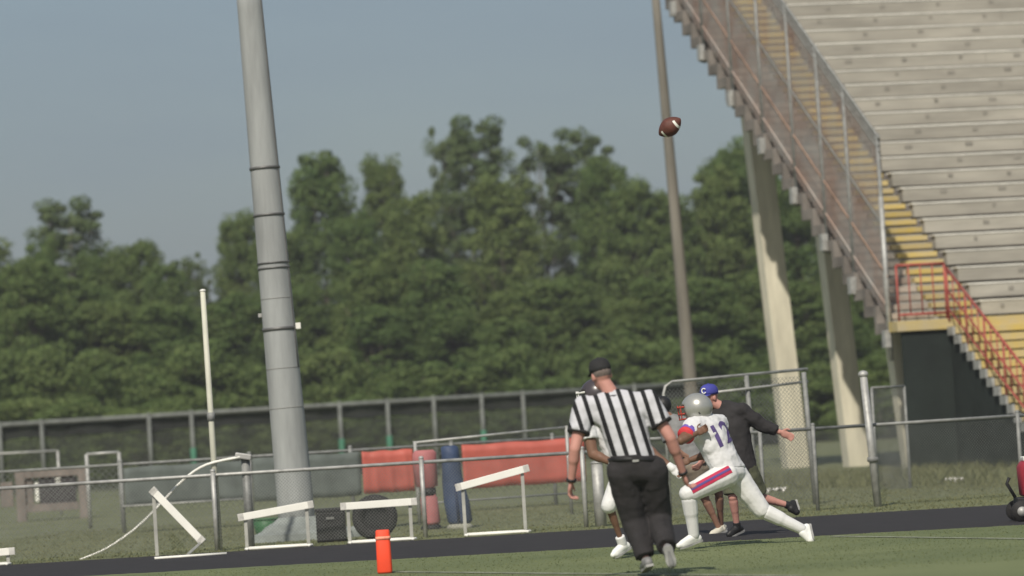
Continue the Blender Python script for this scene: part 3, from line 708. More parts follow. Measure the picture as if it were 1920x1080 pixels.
# pylon
p = gnd(722, 1077); e = thing('end_zone_pylon', (p.x, p.y, .01), 'bright orange foam pylon standing on the field corner', 'pylon')
m_or = mat('orange_foam', (.90, .085, .035), .55, .05, 6)
b = MB(); b.loft([ringbox(p.x, p.y, z, h_, h_, 0, 16) for z, h_ in ((.012, .066), (.03, .072), (.40, .066), (.415, .058))]); py_ = b.build('body', m_or, e, True)
b = MB(); b.loft([ringbox(p.x, p.y, z, .0715, .0715, 0, 16) for z in (.325, .355)]); b.build('sewn_strip', mat('orange_strip', (.86, .30, .20), .6, .25, 30), e, True)
# green tub, black box, black tyre
p = gnd(500, 1003); e = thing('plastic_tub', (p.x, p.y, 0), 'round green plastic tub behind the low tilted hurdle', 'tub')
m_gt = mat('green_plastic', (.035, .13, .05), .5, .15, 4)
b = MB(); b.loft([[V3((p.x + math.cos(a) * r, p.y + math.sin(a) * r, z)) for a in [2 * math.pi * j / 20 for j in range(20)]] for z, r in ((0, .13), (.02, .15), (.22, .19), (.22, .172), (.04, .14))]); b.build('bowl', m_gt, e, True)
b = MB(); b.sweep([V3((p.x + math.cos(a) * .19, p.y + math.sin(a) * .19, .222)) for a in [2 * math.pi * j / 20 for j in range(21)]], .012, 6); b.build('rim', m_gt, e, True)
m_blk = mat('black_plastic', (.020, .020, .021), .6, .2, 4)
p = flat(at(622, 1000, 53.5)); e = thing('equipment_box', (p.x, p.y, 0), 'black box beside the mast footing, left of the black tyre', 'box')
b = MB(); b.box((p.x, p.y, .19), (.36, .4, .38)); bx_ = b.build('body', m_blk, e, bevel=.02)
b = MB(); b.box((p.x, p.y, .40), (.38, .42, .045)); b.build('lid', m_blk, e, bevel=.012)
b = MB(); b.box((p.x, p.y - .215, .30), (.1, .02, .03)); b.build('latch', galv_dark, bx_)
p = flat(at(705, 1005, 53.2)); e = thing('tractor_tyre', (p.x, p.y, 0), 'large black tyre standing behind the level hurdle and orange pylon', 'tyre')
m_tyre = mat('tyre_rubber', (.024, .023, .023), .75, .25, 6, bump=.4, bscale=20)
prof_ = [(r * .86, y) for r, y in [(.17, -.10), (.24, -.125), (.30, -.12), (.325, -.08), (.33, 0), (.325, .08), (.30, .12), (.24, .125), (.17, .10), (.165, 0)]]
vs = []; nn = 32
for j in range(nn):
    a = 2 * math.pi * j / nn
    for r, y in prof_: vs.append((p.x + r * math.cos(a), p.y + y + .03 * math.sin(a), .28 + r * math.sin(a)))
k = len(prof_); b = MB(); b.add(vs, [(j * k + i, j * k + (i + 1) % k, ((j + 1) % nn) * k + (i + 1) % k, ((j + 1) % nn) * k + i) for j in range(nn) for i in range(k)]); b.build('tread', m_tyre, e, True)
b = MB(); b.loft([[V3((p.x + r * math.cos(a), p.y + y, .28 + r * math.sin(a))) for a in [2 * math.pi * j / 24 for j in range(24)]] for r, y in ((.150, -.04), (.150, .04))]); b.build('hub', m_blk, e)
# dummies
def dummy(name, px, pyb, Y, h, prof_, m, label, mfoot):
    p = flat(at(px, pyb, Y)); e = thing(name, (p.x, p.y, 0), label, 'pad')
    b = MB(); b.loft([[V3((p.x + dx + hx * math.cos(a) * (1 + .06 * math.cos(3 * a + z * 5)), p.y + hy * math.sin(a), z)) for a in [2 * math.pi * j / 20 for j in range(20)]] for z, dx, hx, hy in prof_]); b.build('cover', m, e, True)
    return e, p
m_blue = mat('blue_vinyl', (.045, .068, .13), .6, .25, 3, bump=.25, bscale=7); m_pink = mat('faded_red_vinyl', (.40, .15, .15), .65, .2, 3, bump=.2, bscale=7)
e, p = dummy('tackling_dummy', 855, 985, 56.5, 1, [(.06, .05, .13, .10), (.10, .05, .165, .12), (.35, .03, .17, .13), (.62, .0, .14, .12), (.80, -.01, .125, .11), (.98, -.02, .12, .11), (1.08, -.03, .115, .1), (1.10, -.03, .08, .07)], m_blue, 'tall dark blue vinyl tackling dummy before the red tarps', m_blk)
b = MB(); b.loft([[V3((p.x + .05 + r * math.cos(a), p.y + r * .8 * math.sin(a), z)) for a in [2 * math.pi * j / 20 for j in range(20)]] for z, r in ((-.02, .17), (.04, .17), (.062, .13))]); b.build('base', mat('dummy_base', (.30, .30, .24), .8, .2, 4), e, True)
b = MB(); b.tube((p.x + .045, p.y - .125, .1), (p.x + .02, p.y - .13, .62), .02); b.build('seam', mat('blue_seam', (.03, .045, .10), .7, .2, 5), e, True)
e, p = dummy('tackling_dummy', 806, 985, 57, 1, [(.06, .02, .10, .09), (.10, .02, .12, .10), (.42, .01, .115, .10), (.44, .01, .10, .09), (.56, 0, .10, .09), (.58, 0, .15, .12), (.9, -.02, .16, .12), (1.02, -.02, .16, .11), (1.06, -.02, .12, .08)], m_pink, 'faded pinkish red tackling dummy beside the blue one', m_blk)
b = MB(); b.loft([[V3((p.x + .02 + r * math.cos(a), p.y + r * .8 * math.sin(a), z)) for a in [2 * math.pi * j / 20 for j in range(20)]] for z, r in ((-.02, .14), (.04, .14), (.062, .10))]); b.build('base', m_blk, e, True)
b = MB(); b.loft([[V3((p.x + .005 + .105 * math.cos(a), p.y + .095 * math.sin(a), z)) for a in [2 * math.pi * j / 20 for j in range(20)]] for z in (.45, .55)]); b.build('strap', m_blk, e, True)
# wooden board at the far left
m_brown = mat('weathered_brown_wood', (.20, .17, .15), .85, .25, 4, stretch=(1, 1, .3)); m_panel = mat('dark_panel', (.045, .040, .042), .6, .2, 3)
Yb = 84; e = thing('wooden_notice_board', flat(at(100, 965, Yb)), 'brown wooden notice stand with dark panel and white marks at far left', 'notice board')
def bx(px0, py0, px1, py1, Y, th, name, m, par):
    a, c = at(px0, py0, Y), at(px1, py1, Y); b = MB(); b.box(((a.x + c.x) / 2, Y, (a.z + c.z) / 2), (abs(c.x - a.x), th, abs(a.z - c.z))); return b.build(name, m, par, bevel=.008)
for px0, px1 in ((28, 46), (146, 166)):
    a, c = at(px0, 880, Yb), at(px1, 880, Yb); b = MB(); b.box(((a.x + c.x) / 2, Yb - .02, .5), (c.x - a.x, .16, 1.04)); b.build('post', m_brown, e, bevel=.01)
pn = bx(72, 892, 144, 944, Yb, .06, 'panel', m_panel, e)
bx(44, 882, 148, 891, Yb - .03, .1, 'crossbeam', m_brown, e); bx(44, 947, 148, 955, Yb - .03, .1, 'bottom_board', m_brown, e)
bx(46, 895, 64, 945, Yb + .02, .05, 'side_board', m_brown, e); bx(65, 905, 74, 940, Yb - .07, .04, 'white_board', white_p, e)
for k, (x0, y0, x1, y1) in enumerate(((103, 897, 113, 900), (104, 903.5, 113, 906.5))):
    a, c = at(x0, y0 + 1.5, Yb - .05), at(x1, y0 - .5, Yb - .05); b = MB(); b.bar(a, c, .012, .03); b.build('white_mark', white_p, pn)
bx(0, 905, 26, 950, Yb + .1, .05, 'wing_board', m_brown, e)
# pipe frames far left
def frame(px0, px1, py0, py1, Y, label, r=.035):
    a, c = at(px0, py0, Y), at(px1, py1, Y); e = thing('pipe_barrier', (a.x, a.y, 0), label, 'frame')
    for p in (a, c):
        b = MB(); b.tube((p.x, p.y, -.05), (p.x, p.y, p.z), r, n=8); b.build('post', galv, e, True)
    b = MB(); b.sweep([a, c], r * .8, 8); b.build('top_bar', galv, e, True); return e
frame(162, 223, 852, 848, 74, 'pale pipe frame like a small goal right of the notice board')
frame(-60, 108, 854, 845, 90, 'long pipe rail behind the notice board at left edge', .03)
# cart at the right edge
m_cr = mat('red_cooler', (.30, .03, .045), .6, .15, 5)
p = gnd(1918, 978); e = thing('cooler_cart', (p.x, p.y, 0), 'red cooler on a black wheeled cart at the right picture edge', 'cart')
b = MB(); b.loft([ringbox(p.x + .19, p.y + .1, z, hx, .2, 0) for z, hx in ((.26, .17), (.28, .19), (.56, .20), (.58, .19), (.62, .16))]); ck = b.build('cooler', m_cr, e, True)
b = MB(); b.box((p.x + .19, p.y + .1, .645), (.3, .3, .05)); b.build('lid', white_p, ck, bevel=.015)
b = MB(); b.box((p.x + .2, p.y + .1, .22), (.5, .4, .06)); b.build('deck', m_blk, e, bevel=.01)
b = MB(); b.box((p.x + .2, p.y + .1, .14), (.36, .3, .10)); b.build('undercarriage', m_blk, e, bevel=.01)
for dx, dy in ((-.02, -.14), (.42, -.14), (-.02, .34), (.42, .34)):
    b = MB(); b.tube((p.x + dx, p.y + dy - .03, .11), (p.x + dx, p.y + dy + .03, .11), .11, n=20); wh = b.build('wheel', m_tyre, e, True)
    b = MB(); b.tube((p.x + dx, p.y + dy - .036, .11), (p.x + dx, p.y + dy + .036, .11), .05, n=14); b.build('hub', galv, wh, True)
b = MB(); b.sweep([(p.x - .05, p.y + .1, .25), (p.x - .13, p.y + .1, .40), (p.x - .10, p.y + .1, .46)], .018, 8); b.build('handle', m_blk, e, True)
# litter
m_paper = mat('paper', (.62, .60, .56), .9, .1, 6)
for px, py, sx in ((1455, 905, .30), (1782, 893, .20), (1797, 890, .13)):
    Y_ = 66 if px < 1500 else 72; p = at(px, py, Y_); b = MB(); z = gz(p.x, p.y) + .02; n = 6; vs = []
    for i in range(n + 1):
        for j in range(4): vs.append((p.x + sx * (i / n - .5), p.y + .2 * (j / 3 - .5), z + .09 * abs(math.sin(i * 1.9 + j)) ))
    b.add(vs, [(i * 4 + j, (i + 1) * 4 + j, (i + 1) * 4 + j + 1, i * 4 + j + 1) for i in range(n) for j in range(3)])
    o = b.build('paper_scrap', m_paper); md = o.modifiers.new('t', 'SOLIDIFY'); md.thickness = .006
    setp(o, {1455: 'pale paper sheet on the grass before the rear grandstand column', 1782: 'larger white paper scrap at the foot of the green boarding', 1797: 'smaller white paper scrap right of the larger one'}[px], 'litter', 'scraps of paper')

# ================================================================== FOOTBALL
c = at(1256, 238, 43.5)
ax = (RIGHT * .76 + UP * .58 - FWD * .28).normalized(); a2 = ax.cross(FWD).normalized(); a3 = ax.cross(a2)
m_ball = mat('brown_leather', (.115, .042, .030), .5, .2, 30, bump=.25, bscale=260)
e = thing('football', c, 'brown leather football with white stripe flying in front of the wooden pole', 'football')
def ballring(t, k=1.0):
    r = .096 * (1 - abs(t / .142) ** 1.75) ** .72 * k
    return [c + ax * t + (a2 * math.cos(q) + a3 * math.sin(q)) * max(r, .001) for q in [2 * math.pi * j / 28 for j in range(28)]]
b = MB(); b.loft([ballring(.1418 * math.sin(s_)) for s_ in np.linspace(-1.56, 1.56, 27)]); b.build('body', m_ball, e, True)
for t0 in (.082, -.082):
    b = MB(); rs = [ballring(t0 + d_, 1.012) for d_ in (-.011, -.005, .005, .011)]
    cv = (RIGHT * .5 - UP * .9 - FWD * .55) if t0 > 0 else (-UP * .9 - RIGHT * .2 + FWD * .1)
    j0 = int(round(math.atan2(cv.dot(a3), cv.dot(a2)) / (2 * math.pi) * 28)) - 7; half = [[r[(j0 + j) % 28] for j in range(15)] for r in rs]
    b.add([p for r in half for p in r], [(i * 15 + j, i * 15 + j + 1, (i + 1) * 15 + j + 1, (i + 1) * 15 + j) for i in range(3) for j in range(14)]); o = b.build('stripe', white_p, e, True)
b = MB()
sidev = (a2 * math.cos(R(-60)) + a3 * math.sin(R(-60)))
b.bar(c + ax * -.05 + sidev * .083, c + ax * .05 + sidev * .083, .012, .006, upv=sidev)
for k in range(8):
    t = -.045 + k * .0128; b.bar(c + ax * t + sidev * .085 - ax.cross(sidev) * .016, c + ax * t + sidev * .085 + ax.cross(sidev) * .016, .005, .005, upv=sidev)
b.build('laces', white_p, e)

# ================================================================== PEOPLE
m_skin = mat('skin_light', (.50, .25, .205), .6, .08, 8); m_skinb = mat('skin_brown', (.175, .095, .062), .55, .1, 8)
FOLD = bpy.data.textures.new('folds', 'CLOUDS'); FOLD.noise_scale = .11; FOLD.noise_depth = 2
def remesh(mb, name, m, parent, voxel=.009, smooth=5, fac=.5):
    me = mb.mesh('tmp'); o = bpy.data.objects.new('tmp', me); COL.objects.link(o)
    r = o.modifiers.new('r', 'REMESH'); r.mode = 'VOXEL'; r.voxel_size = voxel
    s = o.modifiers.new('s', 'SMOOTH'); s.iterations = smooth; s.factor = fac
    fold = {'trousers': .022, 'shirt': .026, 'jersey': .036, 'jacket': .03, 'shorts': .025, 'pants': .012}.get(name)
    if fold:
        dm = o.modifiers.new('d', 'DISPLACE'); dm.texture = FOLD; dm.texture_coords = 'GLOBAL'; dm.strength = fold; dm.mid_level = .45
    bpy.context.view_layer.update()
    dg = bpy.context.evaluated_depsgraph_get(); m2 = bpy.data.meshes.new_from_object(o.evaluated_get(dg))
    bpy.data.objects.remove(o); bpy.data.meshes.remove(me)
    m2.name = name; m2.materials.clear(); m2.materials.append(m)
    m2.polygons.foreach_set('use_smooth', [True] * len(m2.polygons))
    ob = bpy.data.objects.new(name, m2); COL.objects.link(ob); ob.parent = parent; ob.matrix_parent_inverse = parent.matrix_world.inverted()
    return ob
def ell_ring(c, wx, dx, hw, hd, n=20): return [c + wx * hw * math.cos(t) + dx * hd * math.sin(t) for t in [2 * math.pi * j / n for j in range(n)]]
class Person:
    def __init__(s, label, Y0, J, k=1.0, name='person'):
        s.J = {a: at(x, y, Y0 + dy) for a, (x, y, dy) in J.items()}; s.k = k
        lowest = min(s.J['toeL'].z, s.J['toeR'].z); f = s.J['toeL'] if s.J['toeL'].z < s.J['toeR'].z else s.J['toeR']
        s.e = thing(name, (f.x, f.y, .01), label, 'person')
        J = s.J
        s.wS = (J['shR'] - J['shL']).normalized(); s.wH = (J['hipR'] - J['hipL']).normalized()
        s.pel = (J['hipL'] + J['hipR']) / 2; s.chest = (J['shL'] + J['shR']) / 2; s.spine = (s.chest - s.pel).normalized()
        s.front = s.spine.cross(-s.wS).normalized() * -1   # set by caller if wrong
    def torso(s, mb, infl=0.0, lo=-.10, hi=1.0, belly=1.0, pads=0.0):
        k = s.k; Ln = (s.chest - s.pel).length; rings = []
        for t, hw, hd in ((-.16, .10, .08), (-.08, .155, .115), (.04, .172, .125), (.22, .160, .118 * belly), (.42, .158, .118 * belly), (.62, .170, .125), (.80, .178, .124 + pads * .3), (.95, .165 + pads, .108 + pads * .5), (1.05, .125 + pads, .085 + pads * .4), (1.13, .075, .065)):
            if t < lo - 1e-6 or t > hi + 1e-6: continue
            wv = (s.wH * (1 - max(0, min(1, t))) + s.wS * max(0, min(1, t))).normalized(); dv = s.spine.cross(wv).normalized()
            rings.append(ell_ring(s.pel + s.spine * Ln * t, wv, dv, hw * k + infl, hd * k + infl))
        mb.loft(rings)
        if hi > .9:
            for sd_ in 'LR':
                d_ = s.J['sh' + sd_] - s.chest; mb.capsule(s.chest - s.spine * .01, s.J['sh' + sd_], .088 * k + infl + pads * .5, .066 * k + infl + pads * .5)
                mb.capsule(s.chest + s.spine * .055, s.chest + d_ * .75 + s.spine * .01, .055 * k + infl, .05 * k + infl + pads * .4)
                mb.capsule(s.chest - s.spine * .16, s.J['sh' + sd_] - s.spine * .05 - d_ * .12, .10 * k + infl, .058 * k + infl)
    def arm(s, mb, side, infl=0, frac=2.0, r=(.062, .046, .042, .030), start=0.0):
        J = s.J; k = s.k; a, e_, w_ = J['sh' + side], J['el' + side], J['wr' + side]; r = [x * k + infl for x in r]
        f1 = min(1, frac); mb.capsule(a, a + (e_ - a) * f1, r[0], r[0] + (r[1] - r[0]) * f1, flat1=frac < 1)
        if frac > 1:
            f2 = min(1, frac - 1); m_ = e_ + (w_ - e_) * .35
            mb.capsule(e_, e_ + (w_ - e_) * f2, r[2] + .002, r[2] + (r[3] - r[2]) * f2, flat1=(frac < 2))
            if frac >= 1.4: mb.capsule(e_, m_, r[1] - .002, r[2] + .004)
    def leg(s, mb, side, infl=0, frac=2.0, r=(.088, .058, .052, .036), f0=0.0, calf=True):
        J = s.J; k = s.k; a, e_, w_ = J['hip' + side], J['kn' + side], J['an' + side]; r = [x * k + infl for x in r]
        if f0 < 1:
            f1 = min(1, frac); mb.capsule(a + (e_ - a) * f0, a + (e_ - a) * f1, r[0] + (r[1] - r[0]) * f0, r[0] + (r[1] - r[0]) * f1, flat1=frac < 1)
        if frac > 1:
            f2 = min(1, frac - 1); g0 = max(0, f0 - 1)
            mb.capsule(e_ + (w_ - e_) * g0, e_ + (w_ - e_) * f2, r[2] + (r[3] - r[2]) * g0, r[2] + (r[3] - r[2]) * f2, flat1=(frac < 2), flat0=g0 > 0)
            if calf and frac > 1.5 and g0 < .2:
                d = (w_ - e_); bk = (a - e_).normalized() + d.normalized(); bk = -bk if bk.length > .02 else V3((0, -.01, 0))
                nrm = (bk - d.normalized() * bk.dot(d.normalized())); nrm = nrm.normalized() if nrm.length > 1e-3 else V3((0, -1, 0))
                mb.capsule(e_ + d * .14 - nrm * .0, e_ + d * .48, r[2] + .004, r[2] - .004)
    def hand(s, mb, side, fwd_hint, curl=.5, k=None):
        k = k or s.k; w_, e_ = s.J['wr' + side], s.J['el' + side]; d = (w_ - e_).normalized(); h = V3(fwd_hint)
        h = (h - d * h.dot(d)).normalized(); n = d.cross(h)            # h: thumb side, n: palm normal
        mb.ellipsoid(w_ + d * .055 * k, (h * .042 * k, n * .018 * k, d * .058 * k), 12, 6)
        for q, (o_, ln) in enumerate(((.032, .072), (.011, .082), (-.011, .076), (-.031, .060))):
            b0 = w_ + d * .095 * k + h * o_ * k; m1 = b0 + (d * (1 - curl * .5) + n * curl * .7).normalized() * ln * .5 * k
            m2 = m1 + (d * (1 - curl * 1.3) + n * curl * 1.2).normalized() * ln * .5 * k
            mb.capsule(b0, m1, .0092 * k, .0086 * k, 8); mb.capsule(m1, m2, .0086 * k, .0072 * k, 8)
        b0 = w_ + d * .03 * k + h * .032 * k; m1 = b0 + (h * .7 + d * .7 + n * .2).normalized() * .04 * k; m2 = m1 + (d * .9 + h * .15 + n * .4).normalized() * .032 * k
        mb.capsule(b0, m1, .012 * k, .010 * k, 8); mb.capsule(m1, m2, .010 * k, .008 * k, 8)
    def head(s, mb, f, u=None):
        """f: where the face looks"""
        k = s.k; c = s.J['head']; f = V3(f).normalized(); u = V3(u or (0, 0, 1)); u = (u - f * u.dot(f)).normalized(); r = f.cross(u)
        s.hf, s.hu, s.hr = f, u, r
        mb.ellipsoid(c + u * .02 * k - f * .008, (r * .076 * k, f * .097 * k, u * .098 * k)); mb.ellipsoid(c - u * .055 * k + f * .03 * k, (r * .056 * k, f * .062 * k, u * .062 * k))
        mb.ellipsoid(c - u * .098 * k + f * .062 * k, (r * .026 * k, f * .022 * k, u * .018 * k), 10, 6)
        mb.ellipsoid(c - u * .02 * k + f * .096 * k, (r * .014 * k, f * .022 * k, u * .026 * k), 10, 6); mb.ellipsoid(c + u * .012 * k + f * .086 * k, (r * .05 * k, f * .012 * k, u * .010 * k), 10, 6)
        mb.ellipsoid(c - u * .066 * k + f * .086 * k, (r * .026 * k, f * .012 * k, u * .010 * k), 10, 6)
        for q in (-1, 1): mb.ellipsoid(c + r * q * .078 * k - u * .012 * k - f * .01, (r * .010 * k, f * .020 * k, u * .032 * k), 10, 6)
        nb = s.chest + s.spine * .05 * k
        mb.capsule(nb, c - u * .05 * k - f * .02 * k, .062 * k, .054 * k)
    def eyes(s, par):
        k = s.k; c = s.J['head']
        for q in (-1, 1):
            b = MB(); p = c + s.hr * q * .032 * k + s.hf * .083 * k - s.hu * .004; b.ellipsoid(p, (s.hr * .014, s.hf * .010, s.hu * .008), 10, 6); e_ = b.build('eye', white_p, par, True)
            b = MB(); b.ellipsoid(p + s.hf * .006, (s.hr * .006, s.hf * .006, s.hu * .006), 8, 5); b.build('iris', m_blk, e_, True)
    def shoe(s, side, m, msole, width=.043, hi=False):
        J = s.J; k = s.k; a, t = J['an' + side], J['toe' + side]; sh = (J['an' + side] - J['kn' + side]).normalized()
        fd = (t - a); fl = fd - sh * fd.dot(sh) * 1.0
        if fl.length < .03: fl = fd
        fl.normalize(); up = (-sh - fl * (-sh).dot(fl)).normalized(); dn = -up
        heel = a + dn * .055 * k - fl * .045 * k; toe = heel + fl * .255 * k
        # point the sole so that toe joint is honoured
        t2 = t; ball = heel + (t2 - heel) * .72
        sd_ = fl.cross(up)
        mb = MB(); mb.capsule(a + up * (.05 if hi else .012) * k, a + dn * .03 * k, .043 * k, .044 * k, flat0=True); mb.ellipsoid(heel + up * .02 * k + fl * .01, (sd_ * .036 * k, fl * .045 * k, up * .036 * k))
        mb.capsule(a + dn * .025 * k + fl * .03 * k, ball + up * .018, .044 * k, .036 * k); mb.capsule(ball + up * .012, t2 + up * .01 - (t2 - heel).normalized() * .03, .038 * k, .028 * k)
        mb.capsule(heel + up * .012, ball + up * .006, .036 * k, .040 * k)
        o = remesh(mb, 'shoe', m, s.e, .008, 3)
        ms = MB(); ax_ = (t2 - heel).normalized(); pts_ = [(0, .030), (.03, .036), (.10, .034), (.18, .042), (.23, .036), (.262, .016)]; ln = (t2 - heel).length / .262 
        n_ = (sd_.cross(ax_)).normalized(); n_ = n_ if n_.dot(up) > 0 else -n_
        top = []; 
        lft = [heel + ax_ * (x * ln - .03) + sd_ * wd * k for x, wd in pts_]; rgt = [heel + ax_ * (x * ln - .03) - sd_ * wd * k for x, wd in pts_][::-1]
        lp = lft + rgt; ms.loft([[p - n_ * .026 for p in lp], [p - n_ * .006 for p in lp]]); ms.build('sole', msole, o)
        return o

def attr_stripes(ob, fn, name='stripe'):
    me = ob.data; n = len(me.vertices); co = np.empty(n * 3, np.float32); me.vertices.foreach_get('co', co); co = co.reshape(-1, 3)
    mw = np.array(ob.matrix_parent_inverse); pw = np.array(ob.parent.matrix_world); co = co  # mesh is in world coordinates
    a = me.attributes.new(name, 'FLOAT', 'POINT'); a.data.foreach_set('value', fn(co).astype(np.float32))
def stripe_mat(name, c1, c2, edge=.5, bump=.2):
    m = mat(name, c1, .85, .05, 9, bump=bump, bscale=7)
    t = m.node_tree; b = t.nodes['Principled BSDF']; N = t.nodes.new
    a = N('ShaderNodeAttribute'); a.attribute_name = 'stripe'; fr = N('ShaderNodeMath'); fr.operation = 'FRACT'; gt = N('ShaderNodeMath'); gt.operation = 'GREATER_THAN'; gt.inputs[1].default_value = edge
    mc = N('ShaderNodeMixRGB'); mc.inputs['Color2'].default_value = (*c2, 1); old = b.inputs['Base Color'].links[0].from_socket
    t.links.new(a.outputs['Fac'], fr.inputs[0]); t.links.new(fr.outputs[0], gt.inputs[0]); t.links.new(gt.outputs[0], mc.inputs['Fac']); t.links.new(old, mc.inputs['Color1']); t.links.new(mc.outputs['Color'], b.inputs['Base Color'])
    return m
def NPV(v): return np.array([v.x, v.y, v.z], np.float32)
m_black = mat('black_cloth', (.030, .028, .029), .9, .2, 6, bump=.35, bscale=9)
m_white = mat('white_jersey', (.66, .66, .665), .75, .05, 8, bump=.3, bscale=8)
m_pants = mat('white_pants', (.70, .70, .69), .6, .04, 8, bump=.12, bscale=9)
m_shoe_w = mat('white_shoe', (.80, .80, .77), .45, .05, 9); m_shoe_k = mat('black_shoe', (.018, .018, .019), .5, .2, 9); m_shoe_g = mat('grey_shoe', (.22, .22, .22), .5, .2, 9)
m_sole = mat('sole', (.34, .34, .33), .6, .2, 9)
def helmet(P, f, u, m, mmask, k=1.0):
    c = P.J['head'] + P.hu * .015; f, u, r = P.hf, P.hu, P.hr; b = MB(); nu, nv = 32, 18; A = (.120 * k, .142 * k, .130 * k); keep = []
    idx = {}; vs = []
    for i in range(nv + 1):
        th = -math.pi / 2 + math.pi * i / nv
        for j in range(nu):
            ph = 2 * math.pi * j / nu; vs.append((math.cos(th) * math.sin(ph), math.cos(th) * math.cos(ph), math.sin(th)))
    def ok(v): return v[2] > -.80 and not (v[1] > .55 and v[2] < .42 and abs(v[0]) < .86) and not (v[2] < -.62 and v[1] > -.2 and abs(v[0]) < .5)
    fs = []
    for i in range(nv):
        for j in range(nu):
            q = (i * nu + j, i * nu + (j + 1) % nu, (i + 1) * nu + (j + 1) % nu, (i + 1) * nu + j)
            cc = [sum(vs[t][d] for t in q) / 4 for d in range(3)]
            if ok(cc): fs.append(q)
    b.add([c + r * v[0] * A[0] + f * v[1] * A[1] + u * v[2] * A[2] for v in vs], fs)
    o = b.build('helmet', m, P.e, True)
    bm = bmesh.new(); bm.from_mesh(o.data); bmesh.ops.delete(bm, geom=[v for v in bm.verts if not v.link_faces], context='VERTS'); bm.to_mesh(o.data); bm.free()
    md = o.modifiers.new('shell', 'SOLIDIFY'); md.thickness = .014; md.offset = -1
    for z_, x_ in ((.03, 1.0), (-.035, 1.0), (-.085, .9)):
        b = MB(); b.sweep([c + r * .118 * k * math.sin(t) * x_ + f * (.065 + .125 * math.cos(t)) * k + u * z_ * k for t in np.linspace(-1.45, 1.45, 13)], .0075, 6); b.build('facemask_bar', mmask, o, True)
    for x_ in (-.03, .03):
        b = MB(); b.sweep([c + r * x_ + f * .183 * k + u * z_ * k for z_ in (.05, 0, -.05, -.09)], .0065, 6); b.build('facemask_bar', mmask, o, True)
    for q in (-1, 1):
        b = MB(); b.ellipsoid(c + r * q * .119 * k - u * .03 * k - f * .01, (r * .004, f * .012, u * .018), 10, 6); b.build('ear_hole', m_blk, o, True)
        b = MB(); b.bar(c + r * q * .105 * k - u * .065 * k - f * .07 * k, c + r * q * .111 * k - u * .045 * k - f * .06 * k, .012, .012); b.build('clip', m_blk, o)
    b = MB(); b.sweep([c + r * s_ * .09 + f * .09 * k * (1 - abs(s_) * .5) - u * (.10 + .02 * (1 - abs(s_))) * k for s_ in (-1, -.5, 0, .5, 1)], .012, 6); b.build('chin_strap', m, o, True)
    return o
def cap(P, m, brim_dir=None, k=1.0, logo=None):
    c, f, u, r = P.J['head'] + P.hu * .03, P.hf, P.hu, P.hr; b = MB(); rings = []
    for t, z in ((1.0, 0), (1.02, .025), (.97, .055), (.82, .085), (.55, .105), (.15, .113)): rings.append([c + r * .086 * k * t * math.cos(q) + f * (.106 * k * t * math.sin(q) - .004) + u * z * k for q in [2 * math.pi * j / 24 for j in range(24)]])
    b.loft(rings); o = b.build('cap', m, P.e, True)
    bd = brim_dir if brim_dir is not None else f
    b = MB(); vs = []; n = 12
    for t in (0, 1):
        for i in range(n + 1):
            a = -1.15 + 2.3 * i / n; q = c + r * .084 * k * math.sin(a) + f * .10 * k * math.cos(a) + u * .004; vs.append(q if t == 0 else q + f * .075 * k * math.cos(a) ** .6 - u * .012)
    vs += [v - u * .006 for v in vs]; N_ = 2 * (n + 1); fs = []
    for i in range(n): fs += [(i, i + 1, n + 2 + i, n + 1 + i), (N_ + i, N_ + n + 1 + i, N_ + n + 2 + i, N_ + i + 1), (n + 1 + i, n + 2 + i, N_ + n + 2 + i, N_ + n + 1 + i)]
    b.add(vs, fs); b.build('brim', m, o, True)
    b = MB(); b.ellipsoid(c + u * .114 * k, (r * .01, f * .01, u * .006), 8, 4); b.build('button', m, o, True)
    if logo:
        b = MB(); dv = (f * math.cos(logo) + r * math.sin(logo)).normalized(); sv = u.cross(dv); p0 = c + u * .045 * k + r * .087 * k * math.sin(logo) + f * .106 * k * math.cos(logo)
        b.sweep([p0 + dv * .003 + sv * .024 * math.cos(t) + u * .026 * math.sin(t) for t in np.linspace(.6, 5.7, 12)], .007, 6); b.build('cap_emblem', white_p, o, True)
    return o
def cuff(P, side, frac, r, m, name='cuff', wdt=.022):
    J = P.J; a, e_ = J['sh' + side], J['el' + side]; p = a + (e_ - a) * frac; d = (e_ - a).normalized(); b = MB(); b.sweep([p - d * wdt / 2, p + d * wdt / 2], r, 20); return b.build(name, m, P.e, True)
def wristband(P, side, m, name='wristband', off=.02, r=.036, wd=.03):
    d = (P.J['wr' + side] - P.J['el' + side]).normalized(); p = P.J['wr' + side] - d * off; b = MB(); b.sweep([p - d * wd / 2, p + d * wd / 2], r * P.k, 16); return b.build(name, m, P.e, True)
